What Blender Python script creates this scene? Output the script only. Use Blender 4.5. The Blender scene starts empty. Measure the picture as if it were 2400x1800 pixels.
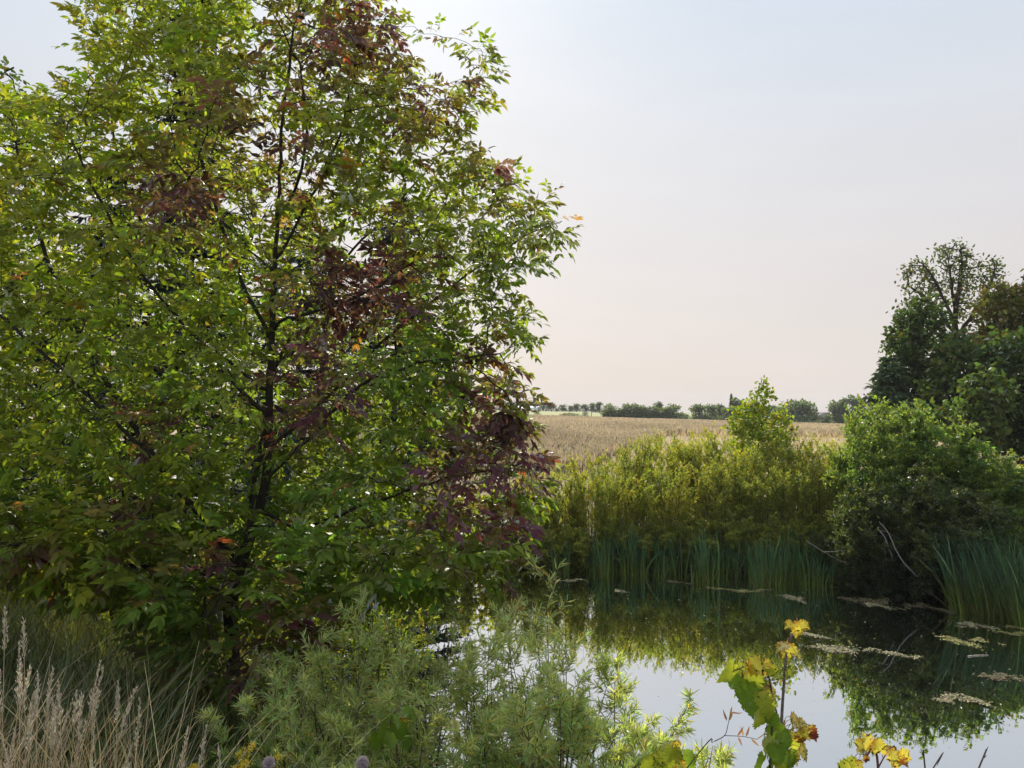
import bpy, math
import numpy as np
from mathutils import Vector

S = bpy.context.scene
COL = S.collection
rng = np.random.default_rng(11)

# ------------------------------------------------------------------ camera
CAMZ = 5.0                      # metres above the pond
FPX = 1848.0                    # focal length in pixels of the 2400 px frame
PITCH = math.radians(1.86)
cam = bpy.data.cameras.new("camera")
cam.sensor_width = 36.0
cam.lens = 36.0 * FPX / 2400.0
cam.clip_start = 0.05
cam.clip_end = 9000.0
camo = bpy.data.objects.new("camera", cam)
camo.location = (0, 0, CAMZ)
camo.rotation_euler = (math.pi / 2 + PITCH, 0, 0)
COL.objects.link(camo)
S.camera = camo

# ------------------------------------------------------------------ light
SUN_EL = math.radians(32.0)
SUN_AZ = math.radians(-7.0)     # left of the view direction (+Y)
w = bpy.data.worlds.new("World")
S.world = w
w.use_nodes = True
nt = w.node_tree
nt.nodes.clear()
sky = nt.nodes.new("ShaderNodeTexSky")
sky.sky_type = 'NISHITA'
sky.sun_disc = False
sky.sun_elevation = SUN_EL
sky.sun_rotation = SUN_AZ
sky.altitude = 100
sky.air_density = 1.0
sky.dust_density = 4.0
sky.ozone_density = 1.0
sky.dust_density = 2.0
tcw = nt.nodes.new("ShaderNodeTexCoord")
sep = nt.nodes.new("ShaderNodeSeparateXYZ")
ramp = nt.nodes.new("ShaderNodeValToRGB")          # hazy late-summer air: pinkish low down, pale blue above; brightened overhead out of view as fill
er = ramp.color_ramp
er.elements[0].position = 0.0
er.elements[0].color = (0.725, 0.660, 0.628, 1)
er.elements[1].position = 1.0
er.elements[1].color = (1.0, 1.12, 1.3, 1)
for pos, c in ((0.06, (0.735, 0.672, 0.645)), (0.17, (0.745, 0.700, 0.690)), (0.30, (0.725, 0.735, 0.765)), (0.46, (0.645, 0.725, 0.82)), (0.62, (0.95, 1.04, 1.15))):
    e = er.elements.new(pos)
    e.color = (*c, 1)
scl = nt.nodes.new("ShaderNodeVectorMath")
scl.operation = 'SCALE'
scl.inputs['Scale'].default_value = 7.25
nsc = nt.nodes.new("ShaderNodeVectorMath")
nsc.operation = 'SCALE'
nsc.inputs['Scale'].default_value = 0.08
add = nt.nodes.new("ShaderNodeVectorMath")
add.operation = 'ADD'
bg = nt.nodes.new("ShaderNodeBackground")
bg.inputs['Strength'].default_value = 0.1
wo = nt.nodes.new("ShaderNodeOutputWorld")
nt.links.new(tcw.outputs['Generated'], sep.inputs[0])
nt.links.new(sep.outputs['Z'], ramp.inputs['Fac'])
hz = nt.nodes.new("ShaderNodeTexNoise")
hz.inputs['Scale'].default_value = 2.2
hz.inputs['Detail'].default_value = 5
hmap = nt.nodes.new("ShaderNodeMapping")
hmap.inputs['Scale'].default_value = (1.0, 1.0, 5.0)
hmr = nt.nodes.new("ShaderNodeMapRange")
hmr.inputs['From Min'].default_value = 0.3
hmr.inputs['From Max'].default_value = 0.7
hmr.inputs['To Min'].default_value = 7.2
hmr.inputs['To Max'].default_value = 7.65
nt.links.new(tcw.outputs['Generated'], hmap.inputs['Vector'])
nt.links.new(hmap.outputs[0], hz.inputs['Vector'])
nt.links.new(hz.outputs['Fac'], hmr.inputs['Value'])
nt.links.new(hmr.outputs[0], scl.inputs['Scale'])
nt.links.new(ramp.outputs['Color'], scl.inputs[0])
nt.links.new(sky.outputs[0], nsc.inputs[0])
nt.links.new(scl.outputs[0], add.inputs[0])
nt.links.new(nsc.outputs[0], add.inputs[1])
nt.links.new(add.outputs[0], bg.inputs['Color'])
nt.links.new(bg.outputs[0], wo.inputs['Surface'])
sl = bpy.data.lights.new("sun", 'SUN')
sl.energy = 5.0
sl.angle = math.radians(0.6)
sl.color = (1.0, 0.93, 0.82)
so = bpy.data.objects.new("sun", sl)
sdir = Vector((math.sin(SUN_AZ) * math.cos(SUN_EL), math.cos(SUN_AZ) * math.cos(SUN_EL), math.sin(SUN_EL)))
so.rotation_euler = sdir.to_track_quat('Z', 'Y').to_euler()
so.location = (0, 0, 60)
COL.objects.link(so)
S.view_settings.view_transform = 'Standard'
S.view_settings.look = 'None'
S.view_settings.exposure = 0.35
S.view_settings.gamma = 1.0
S.cycles.use_denoising = True
S.cycles.denoising_input_passes = 'RGB_ALBEDO_NORMAL'
S.cycles.denoising_prefilter = 'ACCURATE'
S.cycles.max_bounces = 8
S.cycles.diffuse_bounces = 3
S.cycles.glossy_bounces = 3
S.cycles.transmission_bounces = 6
S.cycles.caustics_reflective = False
S.cycles.caustics_refractive = False

# ------------------------------------------------------------------ maths helpers
CP, SP = math.cos(PITCH), math.sin(PITCH)


def P(u, v, Y):
    """world point seen at pixel (u, v) of the 2400x1800 frame, at distance Y in front"""
    cx = (np.asarray(u, float) - 1200) / FPX
    cy = (900 - np.asarray(v, float)) / FPX
    dy = CP - cy * SP
    dz = SP + cy * CP
    t = Y / dy
    return np.stack(np.broadcast_arrays(t * cx, Y + 0 * t, CAMZ + t * dz), -1)


def W(u, v, z=0.0):
    """point on the level z seen at pixel (u, v)"""
    p = P(u, v, 1.0)
    k = (z - CAMZ) / (p[2] - CAMZ)
    return np.array([p[0] * k, k, z])


def norm(a):
    return a / np.maximum(np.linalg.norm(a, axis=-1, keepdims=True), 1e-9)


def vnoise(p, seed=0):
    """value noise in [-1, 1] on (n, 3) points"""
    p = np.asarray(p, float)
    i = np.floor(p).astype(np.int64)
    f = p - i
    f = f * f * (3 - 2 * f)
    r = 0
    for dx in (0, 1):
        for dy in (0, 1):
            for dz in (0, 1):
                h = (i[:, 0] + dx) * 374761393 + (i[:, 1] + dy) * 668265263 + (i[:, 2] + dz) * 2147483647 + seed * 974711
                h = (h ^ (h >> 13)) * 1274126177 & 0x7fffffff
                h = (h ^ (h >> 16)) & 0xffff
                r = r + (h / 32767.5 - 1) * np.where(dx, f[:, 0], 1 - f[:, 0]) * np.where(dy, f[:, 1], 1 - f[:, 1]) * np.where(dz, f[:, 2], 1 - f[:, 2])
    return r


def polysd(x, y, poly):
    """signed distance to a polygon, negative inside"""
    poly = np.asarray(poly, float)
    x = np.asarray(x, float)
    y = np.asarray(y, float)
    d = np.full(x.shape, 1e18)
    ins = np.zeros(x.shape, bool)
    n = len(poly)
    for k in range(n):
        ax, ay = poly[k]
        bx, by = poly[(k + 1) % n]
        ex, ey = bx - ax, by - ay
        t = np.clip(((x - ax) * ex + (y - ay) * ey) / (ex * ex + ey * ey), 0, 1)
        d = np.minimum(d, (x - ax - t * ex) ** 2 + (y - ay - t * ey) ** 2)
        c = ((ay > y) != (by > y)) & (x < ex * (y - ay) / (ey if ey != 0 else 1e-9) + ax)
        ins ^= c
    return np.where(ins, -1, 1) * np.sqrt(d)


def sstep(a, b, x):
    t = np.clip((x - a) / (b - a), 0, 1)
    return t * t * (3 - 2 * t)


# ------------------------------------------------------------------ mesh building
class Acc:
    """collects faces that become ONE mesh"""

    def __init__(self):
        self.V, self.C, self.F, self.n = [], [], [], 0

    def add(self, V, faces, C):
        V = np.asarray(V, np.float64).reshape(-1, 3)
        C = np.broadcast_to(np.asarray(C, float), (len(V), 3))
        self.V.append(V)
        self.C.append(C)
        for f in faces if isinstance(faces, list) else [faces]:
            self.F.append(np.asarray(f, np.int64) + self.n)
        self.n += len(V)

    def mesh(self, name, mat, origin=(0, 0, 0), smooth=False):
        V = np.concatenate(self.V) - np.asarray(origin, float)
        C = np.concatenate(self.C)
        loops = np.concatenate([f.ravel() for f in self.F])
        tot = np.concatenate([np.full(len(f), f.shape[1]) for f in self.F])
        start = np.concatenate([[0], np.cumsum(tot)[:-1]])
        m = bpy.data.meshes.new(name)
        m.vertices.add(len(V))
        m.vertices.foreach_set('co', V.astype(np.float32).ravel())
        m.loops.add(len(loops))
        m.loops.foreach_set('vertex_index', loops.astype(np.int32))
        m.polygons.add(len(tot))
        m.polygons.foreach_set('loop_start', start.astype(np.int32))
        m.polygons.foreach_set('loop_total', tot.astype(np.int32))
        if smooth:
            m.polygons.foreach_set('use_smooth', np.ones(len(tot), bool))
        a = m.color_attributes.new('Col', 'FLOAT_COLOR', 'POINT')
        a.data.foreach_set('color', np.concatenate([C, np.ones((len(C), 1))], 1).astype(np.float32).ravel())
        m.update(calc_edges=True)
        m.materials.append(mat)
        return m


def tag(o, label, cat, group=None, kind=None):
    if label:
        o['label'] = label
    if cat:
        o['category'] = cat
    if group:
        o['group'] = group
    if kind:
        o['kind'] = kind
    return o


def thing(name, label, cat, loc=(0, 0, 0), group=None):
    o = bpy.data.objects.new(name, None)
    o.location = [float(c) for c in loc]
    o.empty_display_size = 0.2
    COL.objects.link(o)
    return tag(o, label, cat, group)


def part(name, acc, mat, parent=None, smooth=False, local=False, label=None):
    org = (0, 0, 0) if (parent is None or local) else np.array(parent.location)
    m = acc.mesh(name, mat, org, smooth)
    o = bpy.data.objects.new(name, m)
    COL.objects.link(o)
    if parent is not None:
        o.parent = parent
    if label:
        o['label'] = label
    return o


def single(name, acc, mat, label, cat, group=None, kind=None, origin=(0, 0, 0), smooth=False, world=False):
    m = acc.mesh(name, mat, origin if world else (0, 0, 0), smooth)
    o = bpy.data.objects.new(name, m)
    o.location = [float(c) for c in origin]
    COL.objects.link(o)
    return tag(o, label, cat, group, kind)


def dup(src, loc, rz, sc, label=None, group=None):
    r = src.copy()
    COL.objects.link(r)
    r.location = [float(c) for c in loc]
    r.rotation_euler = (0, 0, rz)
    r.scale = (sc, sc, sc) if np.isscalar(sc) else sc
    if label:
        r['label'] = label
    if group:
        r['group'] = group
    for ch in src.children:
        c = ch.copy()
        COL.objects.link(c)
        c.parent = r
    return r


def frames(d, ref=(1.0, 0.13, 0.07)):
    r = np.broadcast_to(np.asarray(ref, float), d.shape).copy()
    par = np.abs(np.sum(d * r, -1)) > 0.97
    r[par] = (0.1, 1, 0.05)
    a = norm(np.cross(d, r))
    b = np.cross(d, a)
    return a, b


def tubes(acc, N, par, rad, sides=6, col=(0.06, 0.05, 0.04)):
    """a branching tube: nodes N, parent index par (-1 = root), radius per node"""
    N = np.asarray(N, float)
    par = np.asarray(par)
    rad = np.asarray(rad, float)
    has = par >= 0
    d = np.zeros_like(N)
    d[has] = N[has] - N[par[has]]
    first = {}
    for i in np.nonzero(has)[0]:
        first.setdefault(par[i], i)
    for i in np.nonzero(~has)[0]:
        d[i] = d[first[i]] if i in first else (0, 0, 1)
    d = norm(d)
    a, b = frames(d)
    ang = np.arange(sides) * 2 * math.pi / sides
    ring = N[:, None] + rad[:, None, None] * (np.cos(ang)[None, :, None] * a[:, None] + np.sin(ang)[None, :, None] * b[:, None])
    idx = np.nonzero(has)[0]
    k = np.arange(sides)
    k2 = (k + 1) % sides
    # a child starts from its own copy of the parent's ring, cut down to little more than its own radius
    rp = np.minimum(rad[par[idx]], rad[idx] * 1.6 + 0.001)
    r2 = N[par[idx]][:, None] + rp[:, None, None] * (np.cos(ang)[None, :, None] * a[idx][:, None] + np.sin(ang)[None, :, None] * b[idx][:, None])
    chain = np.zeros(len(idx), bool)          # main continuation keeps the parent's ring
    for q, i in enumerate(idx):
        chain[q] = first[par[i]] == i or rad[i] > 0.75 * rad[par[i]]
    nb = len(N) * sides
    V = np.concatenate([ring.reshape(-1, 3), r2.reshape(-1, 3)])
    p0 = np.where(chain[:, None], par[idx][:, None] * sides + k, nb + np.arange(len(idx))[:, None] * sides + k)
    p1 = np.where(chain[:, None], par[idx][:, None] * sides + k2, nb + np.arange(len(idx))[:, None] * sides + k2)
    F = np.stack([p0, p1, idx[:, None] * sides + k2, idx[:, None] * sides + k], -1).reshape(-1, 4)
    C = np.asarray(col, float)
    if C.ndim == 2:
        C = np.concatenate([np.repeat(C, sides, 0), np.repeat(C[idx], sides, 0)])
    acc.add(V, F, C)


def line_tube(acc, pts, r0, r1, sides=6, col=(0.06, 0.05, 0.04)):
    pts = np.asarray(pts, float)
    n = len(pts)
    tubes(acc, pts, np.arange(n) - 1, np.linspace(r0, r1, n), sides, col)


def smooth_path(pts, n=8):
    """Catmull-Rom through pts"""
    pts = np.asarray(pts, float)
    q = np.concatenate([[2 * pts[0] - pts[1]], pts, [2 * pts[-1] - pts[-2]]])
    out = []
    for i in range(len(pts) - 1):
        a, b, c, d = q[i:i + 4]
        for t in np.arange(n) / n:
            out.append(0.5 * ((2 * b) + (-a + c) * t + (2 * a - 5 * b + 4 * c - d) * t * t + (-a + 3 * b - 3 * c + d) * t ** 3))
    out.append(pts[-1])
    return np.array(out)


# leaf templates: x along the leaf (0..1), y across (-1..1), z off the blade (in leaf lengths)
LEAF8 = (np.array([(0, 0, 0), (.36, 0, .02), (.72, 0, -.03), (1, 0, -.13),
                   (.28, .5, .05), (.66, .38, .02), (.28, -.5, .05), (.66, -.38, .02)], float),
         [np.array([(0, 1, 4), (0, 6, 1), (2, 3, 5), (2, 7, 3)]), np.array([(1, 2, 5, 4), (1, 6, 7, 2)])])
LEAF4 = (np.array([(0, 0, 0), (.42, .5, .05), (1, 0, -.06), (.42, -.5, .05), (.5, 0, -.01)], float),
         [np.array([(0, 4, 1), (1, 4, 2), (0, 3, 4), (3, 2, 4)])])
LEAFQ = (np.array([(0, 0, 0), (.45, .5, .04), (1, 0, -.04), (.45, -.5, .04)], float), [np.array([(0, 3, 2, 1)])])
CLUMP = (np.array([(0, 0, 0), (.35, .5, .06), (.8, .38, -.05), (1.05, 0, -.1), (.75, -.42, .04), (.3, -.5, -.05)], float),
         [np.array([(0, 5, 4, 3), (0, 3, 2, 1)])])


def blades(acc, B, D, Nn, L, Wd, C, tpl=LEAFQ):
    """many leaves at bases B along D with normals Nn"""
    T, F = tpl
    B = np.asarray(B, float)
    n = len(B)
    D = norm(np.asarray(D, float))
    sd = norm(np.cross(np.asarray(Nn, float), D))
    Nn = np.cross(D, sd)
    L = np.broadcast_to(L, (n,))[:, None, None]
    Wd = np.broadcast_to(Wd, (n,))[:, None, None]
    t = T[None]
    V = B[:, None] + t[..., 0:1] * L * D[:, None] + t[..., 1:2] * Wd * sd[:, None] + t[..., 2:3] * L * Nn[:, None]
    off = np.arange(n)[:, None, None] * len(T)
    C = np.repeat(np.broadcast_to(np.asarray(C, float), (n, 3)), len(T), 0)
    acc.add(V.reshape(-1, 3), [(f[None] + off).reshape(-1, f.shape[1]) for f in F], C)


def strips(acc, B, D, bend, L, Wd, c0, c1, nseg=4, pw=1.6):
    """grass blades: ribbons from B along D, bending towards bend"""
    n = len(B)
    L = np.broadcast_to(L, (n,))[:, None]
    Wd = np.broadcast_to(Wd, (n,))[:, None]
    D = norm(D)
    ang = rng.uniform(0, math.pi, n)
    sd = np.stack([np.cos(ang), np.sin(ang), 0 * ang], -1)
    vs, cs = [], []
    c0 = np.broadcast_to(c0, (n, 3))
    c1 = np.broadcast_to(c1, (n, 3))
    for k in range(nseg + 1):
        t = k / nseg
        c = B + D * L * t + bend * L * t * t
        wk = Wd * (1 - t ** pw) * 0.5 + 0.0004
        vs += [c - sd * wk, c + sd * wk]
        cc = c0 + (c1 - c0) * min(1, t * 1.4)
        cs += [cc, cc]
    V = np.stack(vs, 1)
    Cc = np.stack(cs, 1)
    m = 2 * (nseg + 1)
    f = np.array([(2 * k, 2 * k + 1, 2 * k + 3, 2 * k + 2) for k in range(nseg)])
    acc.add(V.reshape(-1, 3), (f[None] + np.arange(n)[:, None, None] * m).reshape(-1, 4), Cc.reshape(-1, 3))


def rand_dirs(n, up=0.0):
    d = rng.normal(size=(n, 3))
    d[:, 2] += up
    return norm(d)


def colonize(att, N0, par0, step, dinf, dkill, trop=(0, 0, 0.05), iters=140, maxn=9000):
    """space colonization: grow twigs from the given skeleton into the attraction points"""
    N = [np.array(p, float) for p in N0]
    par = list(par0)
    att = np.asarray(att, float)
    best = np.full(len(att), 1e9)
    bi = np.zeros(len(att), int)
    alive = np.ones(len(att), bool)
    new = np.arange(len(N))
    trop = np.asarray(trop, float)
    for it in range(iters):
        A = np.array([N[i] for i in new])
        if len(A) == 0 or not alive.any():
            break
        ai = np.nonzero(alive)[0]
        d = np.linalg.norm(att[ai][:, None] - A[None], axis=2)
        j = d.argmin(1)
        dm = d[np.arange(len(ai)), j]
        upd = dm < best[ai]
        best[ai[upd]] = dm[upd]
        bi[ai[upd]] = new[j[upd]]
        alive &= best > dkill
        ai = np.nonzero(alive & (best < dinf))[0]
        if len(ai) == 0:
            break
        acc = {}
        NA = np.array(N)
        dirs = norm(att[ai] - NA[bi[ai]])
        for k, i in enumerate(bi[ai]):
            acc.setdefault(i, []).append(dirs[k])
        new = []
        for i, ds in acc.items():
            v = np.sum(ds, 0)
            v = v / (np.linalg.norm(v) + 1e-9) + trop + rng.normal(0, .16, 3)
            v = v / (np.linalg.norm(v) + 1e-9)
            N.append(N[i] + v * step)
            par.append(i)
            new.append(len(N) - 1)
        new = np.array(new)
        if len(N) > maxn:
            break
    return np.array(N), np.array(par)


def tip_counts(par):
    n = len(par)
    kids = np.zeros(n, int)
    for p in par:
        if p >= 0:
            kids[p] += 1
    c = np.where(kids == 0, 1, 0)
    for i in range(n - 1, -1, -1):
        if par[i] >= 0:
            c[par[i]] += c[i]
    return c, kids


def skeleton(paths, step, jit=0.0):
    """paths = list of point lists; the first point of every later path snaps to the nearest existing node"""
    N, par = [], []
    for k, pts in enumerate(paths):
        sp = smooth_path(pts, 6)
        seg = np.linalg.norm(np.diff(sp, axis=0), axis=1)
        s = np.concatenate([[0], np.cumsum(seg)])
        m = max(2, int(s[-1] / step) + 1)
        ss = np.linspace(0, s[-1], m)
        q = np.stack([np.interp(ss, s, sp[:, c]) for c in range(3)], -1)
        q[1:] += rng.normal(0, jit, q[1:].shape)
        if k == 0:
            prev = -1
        else:
            prev = int(np.argmin(np.linalg.norm(np.array(N) - q[0], axis=1)))
            q = q[1:]
        for p in q:
            N.append(p)
            par.append(prev)
            prev = len(N) - 1
    return N, par


# ------------------------------------------------------------------ materials
def new_mat(name):
    m = bpy.data.materials.new(name)
    m.use_nodes = True
    m.node_tree.nodes.clear()
    return m, m.node_tree.nodes, m.node_tree.links


def leaf_mat(name, trans=0.45, gloss=0.06, rough=0.4, tcol=(2.3, 2.3, 0.8), gain=1.35):
    m, n, l = new_mat(name)
    at = n.new("ShaderNodeAttribute")
    at.attribute_name = 'Col'
    mul = n.new("ShaderNodeVectorMath")
    mul.operation = 'MULTIPLY'
    mul.inputs[1].default_value = [c * gain for c in tcol]
    dm = n.new("ShaderNodeVectorMath")
    dm.operation = 'SCALE'
    dm.inputs['Scale'].default_value = gain
    di = n.new("ShaderNodeBsdfDiffuse")
    tr = n.new("ShaderNodeBsdfTranslucent")
    gl = n.new("ShaderNodeBsdfGlossy")
    gl.inputs['Roughness'].default_value = rough
    gl.inputs['Color'].default_value = (0.9, 0.9, 0.9, 1)
    mx = n.new("ShaderNodeMixShader")
    mx.inputs[0].default_value = trans
    fr = n.new("ShaderNodeFresnel")
    fr.inputs['IOR'].default_value = 1.4
    mf = n.new("ShaderNodeMath")
    mf.operation = 'MULTIPLY'
    mf.inputs[1].default_value = gloss * 5
    mf.use_clamp = True
    mg = n.new("ShaderNodeMixShader")
    out = n.new("ShaderNodeOutputMaterial")
    l.new(at.outputs['Color'], dm.inputs[0])
    l.new(dm.outputs[0], di.inputs['Color'])
    l.new(at.outputs['Color'], mul.inputs[0])
    l.new(mul.outputs[0], tr.inputs['Color'])
    l.new(di.outputs[0], mx.inputs[1])
    l.new(tr.outputs[0], mx.inputs[2])
    l.new(fr.outputs[0], mf.inputs[0])
    l.new(mf.outputs[0], mg.inputs[0])
    l.new(mx.outputs[0], mg.inputs[1])
    l.new(gl.outputs[0], mg.inputs[2])
    l.new(mg.outputs[0], out.inputs['Surface'])
    return m


def solid_mat(name, rough=0.9, nscale=18.0, amt=0.5, bump=0.3):
    """vertex colour broken up by noise"""
    m, n, l = new_mat(name)
    at = n.new("ShaderNodeAttribute")
    at.attribute_name = 'Col'
    tc = n.new("ShaderNodeTexCoord")
    nz = n.new("ShaderNodeTexNoise")
    nz.inputs['Scale'].default_value = nscale
    nz.inputs['Detail'].default_value = 6
    nz.inputs['Roughness'].default_value = 0.65
    mr = n.new("ShaderNodeMapRange")
    mr.inputs['From Min'].default_value = 0.3
    mr.inputs['From Max'].default_value = 0.7
    mr.inputs['To Min'].default_value = 1 - amt
    mr.inputs['To Max'].default_value = 1 + amt
    mul = n.new("ShaderNodeVectorMath")
    mul.operation = 'SCALE'
    bp = n.new("ShaderNodeBump")
    bp.inputs['Strength'].default_value = bump
    bp.inputs['Distance'].default_value = 0.02
    b = n.new("ShaderNodeBsdfPrincipled")
    b.inputs['Roughness'].default_value = rough
    b.inputs['Specular IOR Level'].default_value = 0.25
    out = n.new("ShaderNodeOutputMaterial")
    l.new(tc.outputs['Object'], nz.inputs['Vector'])
    l.new(nz.outputs['Fac'], mr.inputs['Value'])
    l.new(at.outputs['Color'], mul.inputs[0])
    l.new(mr.outputs[0], mul.inputs['Scale'])
    l.new(mul.outputs[0], b.inputs['Base Color'])
    l.new(nz.outputs['Fac'], bp.inputs['Height'])
    l.new(bp.outputs[0], b.inputs['Normal'])
    l.new(b.outputs[0], out.inputs['Surface'])
    return m


M_ASH = leaf_mat("ash_leaf", 0.5, 0.05, 0.42, (2.05, 2.1, 0.8), 1.5)
M_LEAF = leaf_mat("tree_leaf", 0.4, 0.03, 0.5)
M_WILLOW = leaf_mat("willow_leaf", 0.5, 0.03, 0.5)
M_WOOD = leaf_mat("wood_leaf", 0.34, 0.02, 0.55, (1.8, 1.9, 0.8), 1.3)
M_NEEDLE = leaf_mat("needle", 0.15, 0.02, 0.6, (1.1, 1.1, 0.8), 1.2)
M_GRASS = leaf_mat("grass_blade", 0.4, 0.015, 0.5, (1.2, 1.15, 0.7))
M_DRY = leaf_mat("dry_straw", 0.35, 0.03, 0.5, (1.15, 1.05, 0.85), 1.5)
M_BARK = solid_mat("bark", 0.9, 40, 0.5, 0.6)
M_GROUND = solid_mat("earth", 0.95, 3.0, 0.45, 0.4)
M_ALGAE = solid_mat("algae", 0.8, 30, 0.5, 0.3)
M_PAINT = solid_mat("weathered_paint", 0.7, 3, 0.15, 0.1)


def water_mat():
    m, n, l = new_mat("pond_water")
    tc = n.new("ShaderNodeTexCoord")
    mp = n.new("ShaderNodeMapping")
    mp.inputs['Scale'].default_value = (1.0, 0.6, 1)
    nz = n.new("ShaderNodeTexNoise")
    nz.inputs['Scale'].default_value = 1.1
    nz.inputs['Detail'].default_value = 3
    bp = n.new("ShaderNodeBump")
    bp.inputs['Strength'].default_value = 0.075
    bp.inputs['Distance'].default_value = 0.05
    gl = n.new("ShaderNodeBsdfGlossy")
    gl.inputs['Roughness'].default_value = 0.012
    gl.inputs['Color'].default_value = (0.93, 0.95, 0.97, 1)
    di = n.new("ShaderNodeBsdfDiffuse")
    di.inputs['Color'].default_value = (0.012, 0.016, 0.01, 1)
    fr = n.new("ShaderNodeFresnel")
    fr.inputs['IOR'].default_value = 1.33
    mr = n.new("ShaderNodeMapRange")
    mr.inputs['From Min'].default_value = 0.02
    mr.inputs['From Max'].default_value = 0.3
    mr.inputs['To Min'].default_value = 0.64
    mr.inputs['To Max'].default_value = 0.97
    mx = n.new("ShaderNodeMixShader")
    out = n.new("ShaderNodeOutputMaterial")
    l.new(tc.outputs['Object'], mp.inputs['Vector'])
    l.new(mp.outputs[0], nz.inputs['Vector'])
    l.new(nz.outputs['Fac'], bp.inputs['Height'])
    l.new(bp.outputs[0], gl.inputs['Normal'])
    l.new(bp.outputs[0], fr.inputs['Normal'])
    l.new(fr.outputs[0], mr.inputs['Value'])
    l.new(mr.outputs[0], mx.inputs[0])
    l.new(di.outputs[0], mx.inputs[1])
    l.new(gl.outputs[0], mx.inputs[2])
    l.new(mx.outputs[0], out.inputs['Surface'])
    return m


M_WATER = water_mat()

# ------------------------------------------------------------------ terrain and water
POND = [(-2.3, 12.6), (-1.5, 10.6), (0.5, 8.8), (3, 8.0), (8, 7.3), (16, 7.6), (26, 9), (30, 13), (24, 16.6), (16, 17.3),
        (12.6, 19.0), (11.5, 20.6), (11.0, 22.6), (8.6, 23.7), (5.8, 24.3), (3.2, 24.9), (0.6, 25.4), (-2.5, 24.8), (-4.6, 20.5), (-4.3, 15.5)]


def ground_z(x, y):
    x = np.asarray(x, float)
    y = np.asarray(y, float)
    sh = x.shape
    x = x.ravel()
    y = y.ravel()
    d = polysd(x, y, POND)
    near = 1 - sstep(5, 14, y)
    h_near = 3.65
    h_left = 2.35
    h_far = 2.3
    h = near * h_near + (1 - near) * np.where(x < -3, h_left, h_far)
    k = near * 3.4 + (1 - near) * np.where(x < -3, 4.2, 7.0)
    z = h * (1 - np.exp(-np.maximum(d, 0) / k))
    z = np.where(d < 0, -1.3 * (1 - np.exp(d / 1.2)), z)
    s = sstep(40, 240, y)
    fld = np.clip(3.4 - 0.029 * x, -1.5, 4.6) + sstep(245, 340, y) * sstep(80, 30, x) * 1.35
    z = z + s * (fld - 2.3)
    p = np.stack([x * .35, y * .35, 0 * x], -1)
    z = z + (0.10 * vnoise(p, 3) + 0.05 * vnoise(p * 3.1, 4)) * np.where(d > 0.3, 1, 0.3)
    p2 = np.stack([x * .02, y * .02, 0 * x], -1)
    z = z + 0.12 * vnoise(p2, 9) * sstep(45, 120, y)
    return z.reshape(sh)


def gz(x, y):
    return float(ground_z(np.array([x]), np.array([y]))[0])


def field_edge(x):
    return np.clip(40 + (x - 4) * 3.4, 38, 77)


def geo(a, b, n):
    return a * (b / a) ** (np.arange(1, n + 1) / n)


gx = np.concatenate([-45 - geo(1, 1400, 36)[::-1], np.arange(-45, 45.1, 0.45), 45 + geo(1, 1400, 36)])
gy = np.concatenate([-14 - geo(1, 300, 18)[::-1], np.arange(-14, 48, 0.4), 48 + geo(1, 1900, 60)])
GX, GY = np.meshgrid(gx, gy)
GZ = ground_z(GX, GY)
gV = np.stack([GX, GY, GZ], -1).reshape(-1, 3)
nx, ny = len(gx), len(gy)
ii = (np.arange(ny - 1)[:, None] * nx + np.arange(nx - 1)[None]).ravel()
gF = np.stack([ii, ii + 1, ii + nx + 1, ii + nx], -1)
x, y = gV[:, 0], gV[:, 1]
dP = polysd(x, y, POND)
gC = np.tile(np.array([0.045, 0.05, 0.02]), (len(gV), 1))
bank = np.array([0.018, 0.015, 0.010])
far = sstep(26, 31, y)[:, None]
gC = gC * (1 - far) + np.array([0.30, 0.235, 0.135]) * far
gC = np.where(((dP < 1.0) | ((y > 15) & (y < 26.5) & (x > -6)))[:, None], bank, gC)
fm = (sstep(-1.5, 1.5, y - field_edge(x)) * (1 - sstep(235, 245, y)))[:, None]
gC = gC * (1 - fm) + np.array([0.30, 0.215, 0.145]) * fm
md = sstep(236, 246, y)[:, None]
gC = gC * (1 - md) + np.array([0.27, 0.27, 0.11]) * md
lf = (sstep(-4, -8, x) * sstep(9, 13, y) * (1 - sstep(40, 60, y)))[:, None]
gC = gC * (1 - lf) + np.array([0.10, 0.11, 0.03]) * lf
a = Acc()
a.add(gV, gF, gC)
single('ground', a, M_GROUND, 'grassy banks and tan farmland around the pond', 'ground', kind='structure', smooth=True)

a = Acc()
a.add([(-12, 2, 0), (60, 2, 0), (60, 30, 0), (-12, 30, 0)], np.array([(0, 1, 2, 3)]), (0.02, 0.02, 0.015))
single('water', a, M_WATER, 'dark still pond mirroring shrubs and pale sky', 'water', kind='structure')


def jitcol(n, base, amt=0.25, hue=0.12):
    base = np.asarray(base, float)
    c = np.broadcast_to(base, (n, 3)) * (1 + rng.normal(0, amt, (n, 1)))
    c = c * (1 + rng.normal(0, hue, (n, 3)))
    return np.clip(c, 0.003, 0.9)


def mixcol(a, b, t):
    t = np.clip(t, 0, 1)[:, None]
    return a * (1 - t) + b * t


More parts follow.
